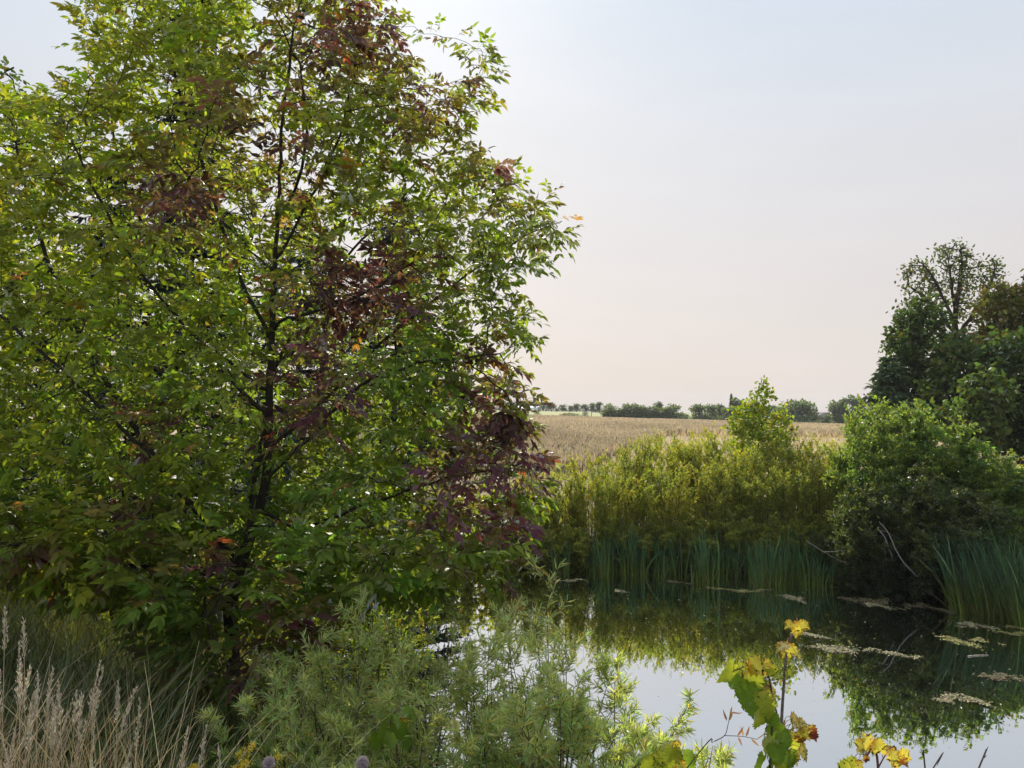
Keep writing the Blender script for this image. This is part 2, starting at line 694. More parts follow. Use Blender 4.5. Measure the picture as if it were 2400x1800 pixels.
# ------------------------------------------------------------------ the ash tree
ASH_Y = 8.0
ASH_POLY = [(-260, 120), (-100, 190), (0, 215), (60, 185), (140, 205), (190, 160), (160, 40), (175, -20), (230, -120), (420, -170), (640, -190),
            (820, -120), (925, -10), (950, 60), (970, 140), (1000, 190), (1060, 205), (1095, 150), (1080, 100), (1150, 85), (1165, 180),
            (1140, 300), (1110, 345), (1215, 360), (1230, 430), (1290, 445), (1340, 425), (1300, 500), (1345, 560), (1290, 625),
            (1220, 680), (1180, 700), (1272, 735), (1285, 810), (1225, 860), (1268, 895), (1245, 950), (1305, 1030), (1295, 1150),
            (1275, 1240), (1230, 1330), (1205, 1395), (1100, 1395), (1000, 1425), (950, 1400), (770, 1470), (720, 1590), (610, 1680),
            (430, 1650), (370, 1560), (290, 1450), (150, 1400), (0, 1385), (-260, 1340)]


def ash_yc(v):
    return ASH_Y - 1.3 * sstep(1050, 1550, v)


def build_ash():
    base_xy = P(555, 1600, ASH_Y - 0.2)
    base = np.array([base_xy[0], base_xy[1], gz(base_xy[0], base_xy[1]) - 0.1])
    root = thing('ash_tree', 'large multi-stemmed ash tree with green and purple-red autumn leaves beside the pond', 'tree', base)
    Q = lambda l: [P(*t) for t in l]
    paths = [
        [base] + Q([(545, 1450, 7.85), (560, 1330, 7.9), (600, 1230, 8), (625, 1100, 8), (632, 900, 8), (640, 700, 8.05), (652, 500, 8.1), (660, 300, 8.2), (690, 60, 8.3)]),
        Q([(632, 930, 8), (530, 845, 7.7), (440, 770, 7.5), (370, 690, 7.4), (300, 590, 7.3), (215, 430, 7.3), (140, 270, 7.3)]),
        Q([(636, 800, 8), (560, 640, 8.2), (500, 470, 8.3), (430, 250, 8.3), (380, 40, 8.2)]),
        Q([(645, 620, 8.05), (720, 480, 8), (790, 330, 7.9), (840, 120, 7.9)]),
        Q([(575, 1290, 7.95), (605, 1080, 8.5), (650, 850, 8.9), (780, 640, 9.2), (940, 470, 9.2), (1050, 330, 9.1), (1140, 130, 8.9)]),
        Q([(605, 1080, 8.5), (760, 940, 8.7), (910, 790, 8.7), (1060, 670, 8.6), (1220, 560, 8.4), (1320, 520, 8.3)]),
        Q([(560, 1330, 7.9), (450, 1180, 7.3), (330, 1050, 7.0), (180, 900, 6.9), (30, 770, 6.8), (-120, 640, 6.9)]),
        Q([(590, 1240, 8), (700, 1240, 7.6), (860, 1180, 7.4), (1050, 1120, 7.3), (1230, 1090, 7.4)]),
        Q([(545, 1400, 7.85), (480, 1380, 7.1), (490, 1470, 6.5), (540, 1560, 6.2)]),
        Q([(550, 1360, 7.85), (400, 1330, 7.2), (230, 1320, 6.9), (60, 1280, 6.8), (-120, 1250, 6.9)]),
        Q([(620, 1130, 8), (740, 1010, 7.5), (850, 900, 7.2), (1000, 850, 7.1), (1170, 830, 7.3)]),
        Q([(610, 1200, 8), (780, 1280, 7.8), (960, 1300, 7.8), (1130, 1280, 7.9)]),
        Q([(420, 1150, 7.25), (300, 980, 7.5), (150, 700, 7.8), (60, 450, 8.0), (30, 280, 8)]),
        Q([(632, 980, 8), (540, 880, 8.8), (440, 700, 9.2), (300, 450, 9.4), (250, 200, 9.2), (240, 20, 9)]),
        Q([(650, 520, 8.1), (700, 420, 7.6), (720, 300, 7.3), (700, 150, 7.2)]),
        Q([(645, 640, 8.05), (560, 560, 7.4), (480, 470, 7.0), (420, 380, 6.9)]),
        Q([(636, 760, 8), (760, 720, 7.4), (850, 690, 7.0), (960, 620, 6.9)]),
    ]
    N0, par0 = skeleton(paths, 0.15, 0.008)
    # attraction points through the crown's volume
    pts = []
    while sum(len(p) for p in pts) < 4300:
        u = rng.uniform(-260, 1345, 4000)
        v = rng.uniform(-190, 1690, 4000)
        d = -polysd(u, v, ASH_POLY)
        k = d > 18
        u, v, d = u[k], v[k], d[k]
        t = np.clip(d / 430, 0, 1)
        half = 0.45 + 1.75 * np.sqrt(t)
        half *= 1 - 0.35 * sstep(1250, 1600, v)
        q = rng.uniform(-1, 1, len(u))
        Y = ash_yc(v) + half * np.sign(q) * np.abs(q) ** 0.8
        keep = rng.random(len(u)) < (0.45 + 0.55 * (1 - t))
        pts.append(P(u, v, Y)[keep])
    att = np.concatenate(pts)
    N, par = colonize(att, N0, par0, 0.13, 1.6, 0.195, (0, 0, 0.12), 160, 16000)
    tips, kids = tip_counts(par)
    rad = 0.0025 * np.maximum(tips, 1) ** 0.45
    rad[:3] *= [1.35, 1.2, 1.08]
    bc = np.where((rad > 0.012)[:, None], np.array([0.048, 0.043, 0.036]), np.array([0.055, 0.042, 0.032]))
    n0 = len(N0)
    acc = Acc()
    tubes(acc, N, par, rad, 7, bc)
    part('trunk', acc, M_BARK, root, smooth=True)
    # compound leaves at the twigs
    tw = np.nonzero((tips <= 4) & (np.arange(len(N)) >= n0))[0]
    reps = np.where(kids[tw] == 0, 5, 2 + (rng.random(len(tw)) < .4))
    src = np.repeat(tw, reps)
    n = len(src)
    pd = norm(N[src] - N[par[src]])
    az = rng.uniform(0, 2 * math.pi, n)
    hd = np.stack([np.cos(az), np.sin(az), 0 * az], -1)
    D = norm(hd * 0.95 + pd * 0.75 + np.array([0, 0, 0.22]) + rng.normal(0, .15, (n, 3)))
    pos = N[src] - pd * rng.uniform(0, 0.10, n)[:, None]
    Lr = rng.uniform(0.18, 0.30, n)
    hid = np.zeros(n, bool)
    for q, wd, pr in ((paths[0], 36, .88), (paths[1], 16, .6), (paths[2], 16, .5), (paths[4], 20, .6), (paths[6], 18, .6), (paths[7], 14, .4), (paths[12], 14, .5), (paths[10], 14, .4)):
        sp = smooth_path(q, 8)
        su, sv = project(sp)
        pu_, pv_ = project(pos)
        dd = np.hypot(pu_[:, None] - su[None], pv_[:, None] - sv[None])
        j = dd.argmin(1)
        hid |= (dd.min(1) < wd + 14) & (pos[:, 1] < sp[j, 1] - .05) & (rng.random(n) < pr)
    kp = ~hid
    src, pd, D, pos, Lr = src[kp], pd[kp], D[kp], pos[kp], Lr[kp]
    n = len(src)
    up = norm(np.array([0, 0, 1.0]) + rng.normal(0, 0.35, (n, 3)))
    sd = norm(np.cross(up, D))
    up = np.cross(D, sd)
    # colour of each leaf
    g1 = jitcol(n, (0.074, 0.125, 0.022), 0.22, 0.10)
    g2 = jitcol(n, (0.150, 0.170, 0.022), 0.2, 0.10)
    br = jitcol(n, (0.118, 0.095, 0.038), 0.25, 0.12)
    pu = jitcol(n, (0.088, 0.036, 0.056), 0.3, 0.12)
    rd = jitcol(n, (0.15, 0.045, 0.030), 0.35, 0.15)
    uu, vv = project(pos)
    depth = pos[:, 1]
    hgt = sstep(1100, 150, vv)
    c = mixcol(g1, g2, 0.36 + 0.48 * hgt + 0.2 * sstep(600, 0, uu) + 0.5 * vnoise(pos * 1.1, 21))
    front = sstep(8.8, 7.0, depth)
    pur = np.zeros(n)
    for cu, cv, r, s in [(830, 690, 120, 1.2), (740, 850, 100, 1.1), (690, 950, 90, .9), (900, 640, 90, .9), (400, 450, 120, .6), (640, 470, 140, .55),
                         (640, 330, 120, .8), (720, 120, 150, .7), (860, 50, 120, .8), (350, 1010, 70, .65), (250, 1190, 50, .55), (300, 1345, 70, .5),
                         (1090, 1130, 150, .7), (1170, 900, 130, .75), (1270, 1060, 110, 1.1), (1265, 1220, 100, .8), (380, 1500, 70, .5), (670, 1540, 120, .65),
                         (520, 1340, 80, .75), (90, 1280, 70, .45), (560, 1620, 120, .6), (1000, 230, 120, .6), (1180, 380, 140, .5), (1120, 150, 100, .6), (1310, 480, 90, .6), (560, 230, 120, .35)]:
        pur = np.maximum(pur, s * np.exp(-((uu - cu) ** 2 + (vv - cv) ** 2) / (r * r)))
    pn = 1.1 * pur * (0.4 + 0.6 * front) + 0.24 * vnoise(pos * 2.3, 5) + 0.30 * vnoise(pos * 9, 6) + rng.normal(0, .10, n) - 0.04
    c = mixcol(c, br, sstep(0.21, 0.46, pn + 0.10 * hgt))
    c = mixcol(c, pu, sstep(0.38, 0.66, pn))
    red = (rng.random(n) < 0.03) & (pn > 0.38)
    c = np.where(red[:, None], rd, c)
    orange = (rng.random(n) < 0.006)
    c = np.where(orange[:, None], jitcol(n, (0.20, 0.11, 0.03), .2, .1), c)
    acc = Acc()
    big = 1.0 + 0.35 * sstep(900, 1500, vv)
    for t, s in ((0.38, 1), (0.38, -1), (0.66, 1), (0.66, -1), (0.92, 1), (0.92, -1), (1.0, 0)):
        k = rng.random(n) < 0.95
        m = int(k.sum())
        th = rng.normal(0.78, 0.15, m) * s
        b = pos[k] + D[k] * (Lr[k] * t)[:, None] - np.array([0, 0, 1.0]) * (Lr[k] * 0.28 * t * t)[:, None]
        ld = D[k] * np.cos(th)[:, None] + sd[k] * np.sin(th)[:, None]
        ld = norm(ld + np.array([0, 0, -1.0]) * rng.uniform(0.15, 0.75, m)[:, None] + rng.normal(0, .12, (m, 3)))
        ln = norm(up[k] + rng.normal(0, .38, (m, 3)))
        ll = rng.uniform(0.066, 0.114, m) * big[k]
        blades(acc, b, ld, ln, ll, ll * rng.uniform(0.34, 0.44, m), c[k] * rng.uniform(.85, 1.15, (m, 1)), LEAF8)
    # leaf stalks
    blades(acc, pos, D - np.array([0, 0, 0.22]), up, Lr, 0.005, np.array([0.10, 0.09, 0.03]), LEAFQ)
    part('crown', acc, M_ASH, root)
    print('ash nodes', len(N), 'leaves', n)


def project(p):
    q = p - np.array([0, 0, CAMZ])
    zc = q[:, 1] * CP + q[:, 2] * SP
    yc = -q[:, 1] * SP + q[:, 2] * CP
    return 1200 + FPX * q[:, 0] / zc, 900 - FPX * yc / zc


build_ash()


# ------------------------------------------------------------------ shrubs
def shrub_accs(H, R, nstem, nbr, nleaf, ll, lw, cols, tpl=LEAF4, lean=0.5, low=0.12, bark=(0.06, 0.05, 0.03), rstem=0.02, tuft=0.5, droop=0.0, up=0.0):
    """a many-stemmed shrub round the origin; returns stems and foliage"""
    st, fo = Acc(), Acc()
    N, par, rad = [], [], []
    S0 = []
    for k in range(nstem):
        az = rng.uniform(0, 2 * math.pi)
        o = np.array([math.cos(az), math.sin(az), 0])
        rr = R * math.sqrt(rng.random())
        h = H * (1 - 0.45 * (rr / R) ** 2) * rng.uniform(0.75, 1.0)
        wob = rng.normal(0, 0.05 * R, (2,))
        b = o * rr * (1 - lean) + np.array([wob[0], wob[1], 0])
        prev = -1
        seg = 6
        path = []
        for s in range(seg + 1):
            t = s / seg
            p = b + o * rr * lean * t ** 1.5 + np.array([wob[0] * math.sin(3 * t), wob[1] * math.sin(4 * t), h * t])
            N.append(p)
            par.append(prev)
            rad.append(rstem * (1 - 0.85 * t) * rng.uniform(.8, 1.1))
            prev = len(N) - 1
            path.append(p)
        S0.append((np.array(path), o, h))
    tubes(st, np.array(N), np.array(par), np.array(rad), 5, bark)
    pb, db, lb = [], [], []
    for k in range(nbr):
        path, o, h = S0[rng.integers(nstem)]
        t = rng.uniform(low, 1.0) ** 0.8
        f = t * 6
        i = min(5, int(f))
        p = path[i] + (path[i + 1] - path[i]) * (f - i)
        az = rng.uniform(0, 2 * math.pi)
        d = norm(np.array([math.cos(az), math.sin(az), rng.uniform(.2, 1.3) - droop + up]) + o * 0.4)
        pb.append(p)
        db.append(d)
        lb.append(h * rng.uniform(0.10, 0.24) * (1.15 - 0.5 * t))
    pb, db, lb = np.array(pb), np.array(db), np.array(lb)
    n = len(pb)
    e1 = pb + db * lb[:, None] * 0.5
    e2 = pb + db * lb[:, None] + np.array([0, 0, 1]) * lb[:, None] * (0.12 - droop * .4)
    NN = np.concatenate([pb, e1, e2])
    pp = np.concatenate([np.full(n, -1), np.arange(n), np.arange(n) + n])
    rr = np.concatenate([np.full(n, rstem * .3), np.full(n, rstem * .2), np.full(n, rstem * .1)])
    tubes(st, NN, pp, rr, 3, bark)
    j = rng.integers(0, n, nleaf)
    t = rng.uniform(0.05, 1.05, nleaf)
    c = pb[j] + (e2 - pb)[j] * t[:, None] + rng.normal(0, 0.012 * H * tuft, (nleaf, 3))
    ld = norm(db[j] * 0.75 + rand_dirs(nleaf, 0.15) * 0.85 - np.array([0, 0, droop]))
    cl = vnoise(c * (2.2 / max(H, .5)) * 2 + rng.uniform(0, 50), 8)
    cc = mixcol(jitcol(nleaf, cols[0], .22, .1), jitcol(nleaf, cols[1], .22, .1), 0.5 + 0.9 * cl)
    if len(cols) > 2:
        cc = np.where((rng.random(nleaf) < cols[3])[:, None], jitcol(nleaf, cols[2], .25, .1), cc)
    blades(fo, c, ld, rand_dirs(nleaf, 0.9), ll * rng.uniform(.7, 1.2, nleaf), lw * rng.uniform(.7, 1.2, nleaf), cc, tpl)
    return st, fo


def make_shrub(name, label, cat, loc, group=None, mat=None, **kw):
    st, fo = shrub_accs(**kw)
    r = thing(name, label, cat, loc, group)
    part('stems', st, M_BARK, r, smooth=True, local=True)
    part('foliage', fo, mat or M_WILLOW, r, local=True)
    return r


# yellow-green willow band on the far bank
YG = ((0.142, 0.170, 0.040), (0.205, 0.200, 0.038), (0.24, 0.17, 0.015), 0.05)
OL = ((0.118, 0.146, 0.036), (0.160, 0.165, 0.036), (0.20, 0.14, 0.015), 0.04)
DG = ((0.070, 0.118, 0.036), (0.115, 0.150, 0.040), (0.13, 0.12, 0.02), 0.03)
DG_SHADE = ((0.034, 0.052, 0.022), (0.055, 0.070, 0.028), (0.10, 0.08, 0.02), 0.03)  # leaf tones darkened to paint the shade on the low bushes
protos = []
for k, cols in enumerate((YG, OL, YG, DG)):
    protos.append(dict(H=3.0, R=1.15, nstem=36, nbr=760, nleaf=18000, ll=0.085, lw=0.024, tuft=.25, up=.6, cols=cols, tpl=LEAFQ, lean=0.45, low=0.06, rstem=0.014, bark=(0.085, 0.065, 0.035)))
made = {}
BAND = [  # u, v of the top, distance, kind, width factor, label
    (1225, 1100, 26.0, 1, 1.0, 'olive willow shrub half hidden behind the ash beside the field edge'),
    (1310, 1085, 26.4, 0, 1.0, 'yellow-green willow shrub just beyond the ash leaf tips on the far bank'),
    (1385, 1060, 26.8, 2, 1.0, 'yellow-green willow shrub with thin top against the tan field, nearest the ash but one'),
    (1440, 1090, 25.5, 0, .9, 'low yellowish willow shrub directly above the longest row of cattails'),
    (1478, 1040, 27.6, 1, 1.0, 'olive-green willow shrub with a round leafy top against the crop edge'),
    (1542, 994, 28.4, 0, .8, 'slim willow shrub with one tall bare-stemmed shoot rising over the field'),
    (1560, 1075, 25.7, 2, 1.0, 'golden-leaved low willow shrub in front of the tall slim shoot'),
    (1612, 1012, 28.2, 0, 1.0, 'yellow-green willow shrub with the pale bare patch of field beside its top'),
    (1672, 1004, 28.0, 2, 1.0, 'yellow willow shrub standing just in front of the young green maple on its ash side'),
    (1690, 1080, 25.7, 1, 1.0, 'olive willow shrub above the cattails, below the young green maple'),
    (1760, 1020, 27.0, 0, 1.0, 'yellow-green willow shrub around the foot of the young green maple'),
    (1800, 1090, 25.3, 1, 1.0, 'dull olive willow shrub behind the tallest mid-pond cattails'),
    (1862, 1002, 28.0, 0, 1.0, 'pale green willow shrub with a dome top next to the young maple'),
    (1905, 1075, 25.3, 1, 1.0, 'dusky olive willow shrub beside the overhanging green bush'),
    (1940, 1030, 27.4, 2, 1.0, 'twiggy yellowish willow shrub with bare stems against the last strip of field'),
]
for u, v, Y, kk, wf, lab in BAND:
    p = P(u, v, Y)
    z = gz(p[0], Y) - 0.05
    H = p[2] - z
    sc = H / 2.85
    if kk not in made:
        made[kk] = make_shrub('willow_shrub', lab, 'shrub', (p[0], Y, z), 'willow shrubs along the far bank', **protos[kk])
        made[kk].scale = (sc * wf, sc * wf, sc)
    else:
        dup(made[kk], (p[0], Y, z), rng.uniform(0, 6.28), (sc * wf, sc * wf, sc), lab)

SK = []
for u, v, Y, lab in [
    (1200, 1215, 25.05, 'low dark shrub at the waterline behind the outer ash leaves'), (1275, 1225, 25.15, 'low olive shrub behind the first cattail tufts near the ash'),
    (1345, 1215, 25.05, 'low olive shrub behind the small gap in the cattails near the ash'), (1420, 1205, 25.05, 'low ochre-green shrub directly behind the first long cattail row'),
    (1495, 1215, 25.05, 'low olive shrub behind the far end of the first long cattail row'), (1580, 1205, 24.85, 'low yellow-leaved shrub in the gap between the two cattail rows'),
    (1655, 1190, 24.75, 'low olive shrub behind the start of the second cattail row'), (1730, 1195, 24.55, 'low olive shrub behind the short cattails of the second row'),
    (1810, 1200, 24.45, 'low ochre shrub behind the tallest cattails of the second row'), (1880, 1195, 24.25, 'low shaded shrub behind the crowded cattails'),
    (1945, 1200, 24.05, 'low rusty shrub at the end of the second cattail row')]:
    p = P(u, v, Y)
    z = gz(p[0], Y) - .12
    H = p[2] - z
    if not SK:
        SK.append(make_shrub('low_shrub', lab, 'shrub', (p[0], Y, z), 'low shrubs along the far waterline', H=1.8, R=0.9, nstem=24, nbr=520, nleaf=12000, ll=0.085, lw=0.032, cols=OL, tpl=LEAFQ, lean=.6, low=0.0, rstem=.010, droop=.2, bark=(.05, .04, .03)))
        SK[0].scale = (1, 1, H / 1.75)
    else:
        dup(SK[0], (p[0], Y, z), rng.uniform(0, 6.28), (1, 1, H / 1.75), lab)

# the big round bush that overhangs the water
BIG = [
    (2040, 965, 24.0, 1.5, 'green willow bush with yellowing leaves joining the big bush to the yellow band'),
    (2105, 938, 24.4, 2.0, 'tallest dome of the big dark green bush overhanging the water'),
    (2120, 1110, 21.9, 1.6, 'low shade-darkened bush drooping over the black water where the bleached branch hangs'),
    (2210, 975, 23.8, 2.0, 'broad green bush behind the tall reed bed beneath the wood'),
    (2010, 1150, 22.4, 1.3, 'low shade-darkened olive bush leaning out beside the last small cattails'),
    (2230, 1130, 21.6, 1.6, 'shade-darkened green bush directly behind the edge of the tall reed bed'),
    (2310, 1050, 23.2, 1.8, 'green bush with sunlit shoots sloping down behind the tall reed bed'),
    (2395, 1075, 25.0, 1.9, 'bright yellow-green bush cut by the picture edge behind the reed bed'),
]
bigp = None
for i, (u, v, Y, R, lab) in enumerate(BIG):
    p = P(u, v, Y)
    z = gz(p[0], Y) - 0.05
    H = p[2] - z
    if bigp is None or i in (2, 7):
        kw = dict(H=4.4, R=1.9, nstem=30, nbr=1000, nleaf=27000, ll=0.12, lw=0.048, cols=YG if i == 7 else (DG_SHADE if i == 2 else DG), tpl=CLUMP, lean=0.6, low=0.02, rstem=0.02, bark=(0.05, 0.045, 0.03), droop=0.15)
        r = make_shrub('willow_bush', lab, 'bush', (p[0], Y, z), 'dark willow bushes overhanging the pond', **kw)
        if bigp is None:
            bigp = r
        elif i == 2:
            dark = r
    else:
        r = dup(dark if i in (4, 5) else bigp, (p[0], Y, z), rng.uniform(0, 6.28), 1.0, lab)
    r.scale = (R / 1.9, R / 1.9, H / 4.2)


# ------------------------------------------------------------------ trees grown into blobs
def blob_tree(name, label, cat, base, blobs, natt, step, cols, ll, lw, per, group=None, spread=0.45, trunk_r=None, mat=None, tpl=CLUMP, twigmax=3, bark=(0.05, 0.042, 0.033), trop=(0, 0, 0.06), trunk_top=None, sides=5, vol=2.0, paths=None, shade=None):
    base = np.asarray(base, float)
    root = thing(name, label, cat, base, group)
    att = []
    tot = sum(np.prod(r) ** (2 / 3) for _, r in blobs)
    for c, r in blobs:
        m = int(natt * np.prod(r) ** (2 / 3) / tot)
        d = rand_dirs(m)
        rr = rng.random(m) ** (1 / vol)
        lump = 1 + 0.22 * vnoise(d * 2.2 + rng.uniform(0, 99), 2)
        att.append(np.asarray(c) + d * (rr * lump)[:, None] * np.asarray(r))
    att = np.concatenate(att)
    att = att[att[:, 2] > ground_z(att[:, 0], att[:, 1]) + 0.15]
    if paths is None:
        top = att[:, 2].max() if trunk_top is None else trunk_top
        cxy = att[:, :2].mean(0)
        paths = [[base, base + np.array([0, 0, (top - base[2]) * .3]), np.array([cxy[0], cxy[1], base[2] + (top - base[2]) * .62])]]
    N0, par0 = skeleton(paths, step, step * .06)
    N, par = colonize(att, N0, par0, step, step * 14, step * 1.6, trop, 120, 6000)
    tips, kids = tip_counts(par)
    rad = np.maximum(tips, 1.0) ** 0.46
    rad *= (trunk_r if trunk_r else step * 0.35) / rad[0]
    st = Acc()
    tubes(st, N, par, rad, sides, bark)
    part('trunk', st, M_BARK, root, smooth=True)
    tw = np.nonzero((tips <= twigmax) & (np.arange(len(N)) >= len(N0)))[0]
    src = np.repeat(tw, per)
    n = len(src)
    c = N[src] + rng.normal(0, step * spread, (n, 3))
    cl = vnoise(c * (0.55 / step), 8)
    cc = mixcol(jitcol(n, cols[0], .2, .08), jitcol(n, cols[1], .2, .08), 0.5 + 0.9 * cl)
    if len(cols) > 2:
        cc = np.where((rng.random(n) < cols[3])[:, None], jitcol(n, cols[2], .25, .1), cc)
    fo = Acc()
    blades(fo, c, rand_dirs(n, -0.1), rand_dirs(n, 0.9), ll * rng.uniform(.7, 1.25, n), lw * rng.uniform(.7, 1.25, n), cc, tpl)
    part('crown', fo, mat or M_LEAF, root)
    return root


def pblob(u, v, Y, ru, rv, rd=None):
    c = P(u, v, Y)
    k = Y / FPX
    return (c, np.array([ru * k, (rd if rd else (ru + rv) / 2) * k, rv * k]))


def gbase(u, Y):
    p = P(u, 900, Y)
    return np.array([p[0], Y, gz(p[0], Y) - 0.1])


# wood behind the pond
Y0 = 52.0
tb = gbase(2245, Y0)
blob_tree('tall_tree', 'tall airy tree with dark spreading limbs rising above the wood', 'tree', tb,
          [pblob(2160, 650, Y0, 62, 48), pblob(2235, 605, Y0, 62, 46), pblob(2300, 650, Y0, 58, 50), pblob(2165, 730, Y0, 60, 45),
           pblob(2310, 730, Y0, 52, 55), pblob(2235, 690, Y0, 90, 70), pblob(2130, 640, Y0, 30, 26), pblob(2330, 640, Y0, 26, 30), pblob(2150, 800, Y0, 60, 40), pblob(2290, 800, Y0, 50, 40)],
          1700, 0.45, ((0.048, 0.070, 0.032), (0.075, 0.092, 0.036), (0.12, 0.085, 0.035), .08), 0.25, 0.12, 14, 'trees of the wood behind the pond', trunk_r=0.30, tpl=CLUMP, mat=M_WOOD,
          spread=.5, trop=(0, 0, 0.18),
          paths=[[tb, P(2243, 900, Y0), P(2240, 800, Y0), P(2237, 745, Y0), P(2250, 660, Y0), P(2255, 600, Y0)],
                 [P(2238, 770, Y0), P(2215, 705, Y0 - 1), P(2180, 640, Y0 - 1.5), P(2150, 610, Y0 - 2)],
                 [P(2240, 790, Y0), P(2190, 715, Y0 + 1), P(2130, 670, Y0 + 1.5)],
                 [P(2240, 760, Y0), P(2232, 680, Y0 - 1), P(2220, 600, Y0 - 2)],
                 [P(2242, 790, Y0), P(2290, 720, Y0 - 1), P(2325, 660, Y0 - 1.5)],
                 [P(2242, 820, Y0), P(2200, 770, Y0), P(2150, 745, Y0)]])
DK = ((0.036, 0.062, 0.024), (0.058, 0.086, 0.028), (0.08, 0.07, 0.02), .05)
MD = ((0.055, 0.088, 0.026), (0.085, 0.115, 0.032), (0.09, 0.08, 0.02), .06)
OV = ((0.085, 0.094, 0.026), (0.125, 0.120, 0.030), (0.13, 0.07, 0.02), .08)
WOODG = 'trees of the wood behind the pond'
WOOD = [
    (2150, 46, [(2150, 850, 75, 90), (2130, 930, 80, 70), (2100, 990, 80, 60), (2135, 770, 45, 50), (2170, 760, 60, 60)], DK, 'dark rounded tree at the outer edge of the wood below the tall airy tree'),
    (2245, 43, [(2250, 860, 60, 80), (2225, 930, 70, 70), (2265, 960, 60, 80)], MD, 'mid-green bushy tree in front of the tall airy trunk'),
    (2345, 47, [(2360, 720, 75, 60), (2400, 760, 70, 70), (2330, 820, 60, 60)], OV, 'olive-yellow tree crown beside the tall airy tree'),
    (2390, 40, [(2390, 850, 90, 80), (2370, 950, 80, 90), (2440, 920, 90, 120), (2400, 1020, 90, 60)], DK, 'large dark green tree cut by the picture edge below the olive crown'),
    (2310, 38, [(2310, 930, 50, 70), (2290, 1000, 60, 60)], MD, 'narrow green tree between the dark edge tree and the bushy tree'),
    (2180, 37, [(2180, 985, 60, 45), (2110, 1000, 60, 40)], MD, 'low bright green tree just above the big round bush'),
    (2480, 46, [(2480, 700, 80, 100), (2500, 850, 90, 140)], DK, 'dark tree mostly outside the picture behind the edge of the wood'),
]
for u, Y, bl, cols, lab in WOOD:
    b = gbase(u, Y)
    blob_tree('broadleaf_tree', lab, 'tree', b, [pblob(bu, bv, Y, ru, rv) for bu, bv, ru, rv in bl], 2000, 0.34, cols, 0.29, 0.19, 18, WOODG, mat=M_WOOD, spread=.6, trunk_r=0.22, vol=3.0)


# conifers
def conifer(name, label, base, H, R, cols, group=None, nlev=26, nper=9, ll=0.16, lw=0.03, dens=26, droop=0.35, low=0.06):
    base = np.asarray(base, float)
    root = thing(name, label, 'tree', base, group)
    st, fo = Acc(), Acc()
    line_tube(st, np.stack([base + np.array([rng.normal(0, .01), rng.normal(0, .01), H * t]) for t in np.linspace(0, .99, 9)]), 0.016 * H, 0.01, 8, (0.06, 0.05, 0.04))
    B, D, Nn, C, L = [], [], [], [], []
    for k in range(nlev):
        t = low + (1 - low) * (k + rng.uniform(-.3, .3)) / nlev
        t = min(max(t, low), .985)
        rad = R * (1 - t) ** 0.8 + 0.05
        for j in range(nper):
            az = rng.uniform(0, 6.283)
            o = np.array([math.cos(az), math.sin(az), 0])
            r = rad * rng.uniform(.7, 1.08)
            s = np.linspace(0, 1, 6)
            pts = base + np.array([0, 0, H * t]) + o * (r * s)[:, None] + np.array([0, 0, 1]) * (r * (0.12 * s - droop * s ** 2 + 0.12 * s ** 4))[:, None]
            line_tube(st, pts, 0.006 * H * (1 - t) + .006, 0.004, 4, (0.05, 0.042, 0.035))
            m = int(dens * r / max(R, .1) * 3) + 6
            f = rng.uniform(.12, 1.0, m) * 5
            i = np.minimum(4, f.astype(int))
            q = pts[i] + (pts[i + 1] - pts[i]) * (f - i)[:, None]
            sdv = np.array([-o[1], o[0], 0])
            d = o * rng.uniform(.2, .9, m)[:, None] + sdv * rng.normal(0, .8, m)[:, None] + np.array([0, 0, 1]) * rng.uniform(-.9, .15, m)[:, None]
            B.append(q)
            D.append(d)
            Nn.append(rand_dirs(m, .8))
            L.append(ll * rng.uniform(.6, 1.4, m))
    B, D, Nn, L = map(np.concatenate, (B, D, Nn, L))
    n = len(B)
    cl = vnoise(B * 1.5, 4)
    C = mixcol(jitcol(n, cols[0], .25, .06), jitcol(n, cols[1], .25, .06), .5 + .8 * cl)
    blades(fo, B, D, Nn, L, lw * L / ll, C, LEAFQ)
    part('trunk', st, M_BARK, root, smooth=True)
    part('crown', fo, M_NEEDLE, root)
    return root


SPR = ((0.014, 0.030, 0.018), (0.026, 0.046, 0.030))
BLU = ((0.022, 0.046, 0.040), (0.040, 0.066, 0.056))
SG = 'spruces behind the ash tree'
b = gbase(440, 20)
conifer('spruce_tree', 'tall dark spruce whose tip shows above the middle of the ash', b, P(440, -75, 20)[2] - b[2], 3.0, SPR, SG, 34, 10, 0.30, 0.07, 30)
b = gbase(930, 34)
conifer('spruce_tree', 'dark spruce seen through the ash leaves on the pond side', b, P(930, 430, 34)[2] - b[2], 4.4, SPR, SG, 36, 12, 0.32, 0.07, 30)
b = gbase(100, 15.5)
conifer('spruce_tree', 'blue-green spruce showing through gaps low in the ash on the far side from the pond', b, P(100, 590, 15.5)[2] - b[2], 2.1, BLU, SG, 26, 11, 0.22, 0.05, 28)
b = gbase(700, 30)
conifer('spruce_tree', 'shorter blue spruce deep behind the ash trunk', b, P(700, 430, 30)[2] - b[2], 4.0, BLU, SG, 34, 12, 0.32, 0.07, 28)
b = gbase(250, 22)
conifer('spruce_tree', 'dark spruce between the blue-green spruce and the tallest spruce', b, P(250, 330, 22)[2] - b[2], 2.8, SPR, SG, 28, 10, 0.30, 0.07, 28)
b = gbase(2085, 44)
conifer('larch_tree', 'feathery conifer with pointing sprays at the outer foot of the wood', b, P(2085, 830, 44)[2] - b[2], 2.4, ((0.05, 0.082, 0.042), (0.07, 0.105, 0.05)), WOODG, 20, 9, 0.4, 0.09, 22, droop=0.05)

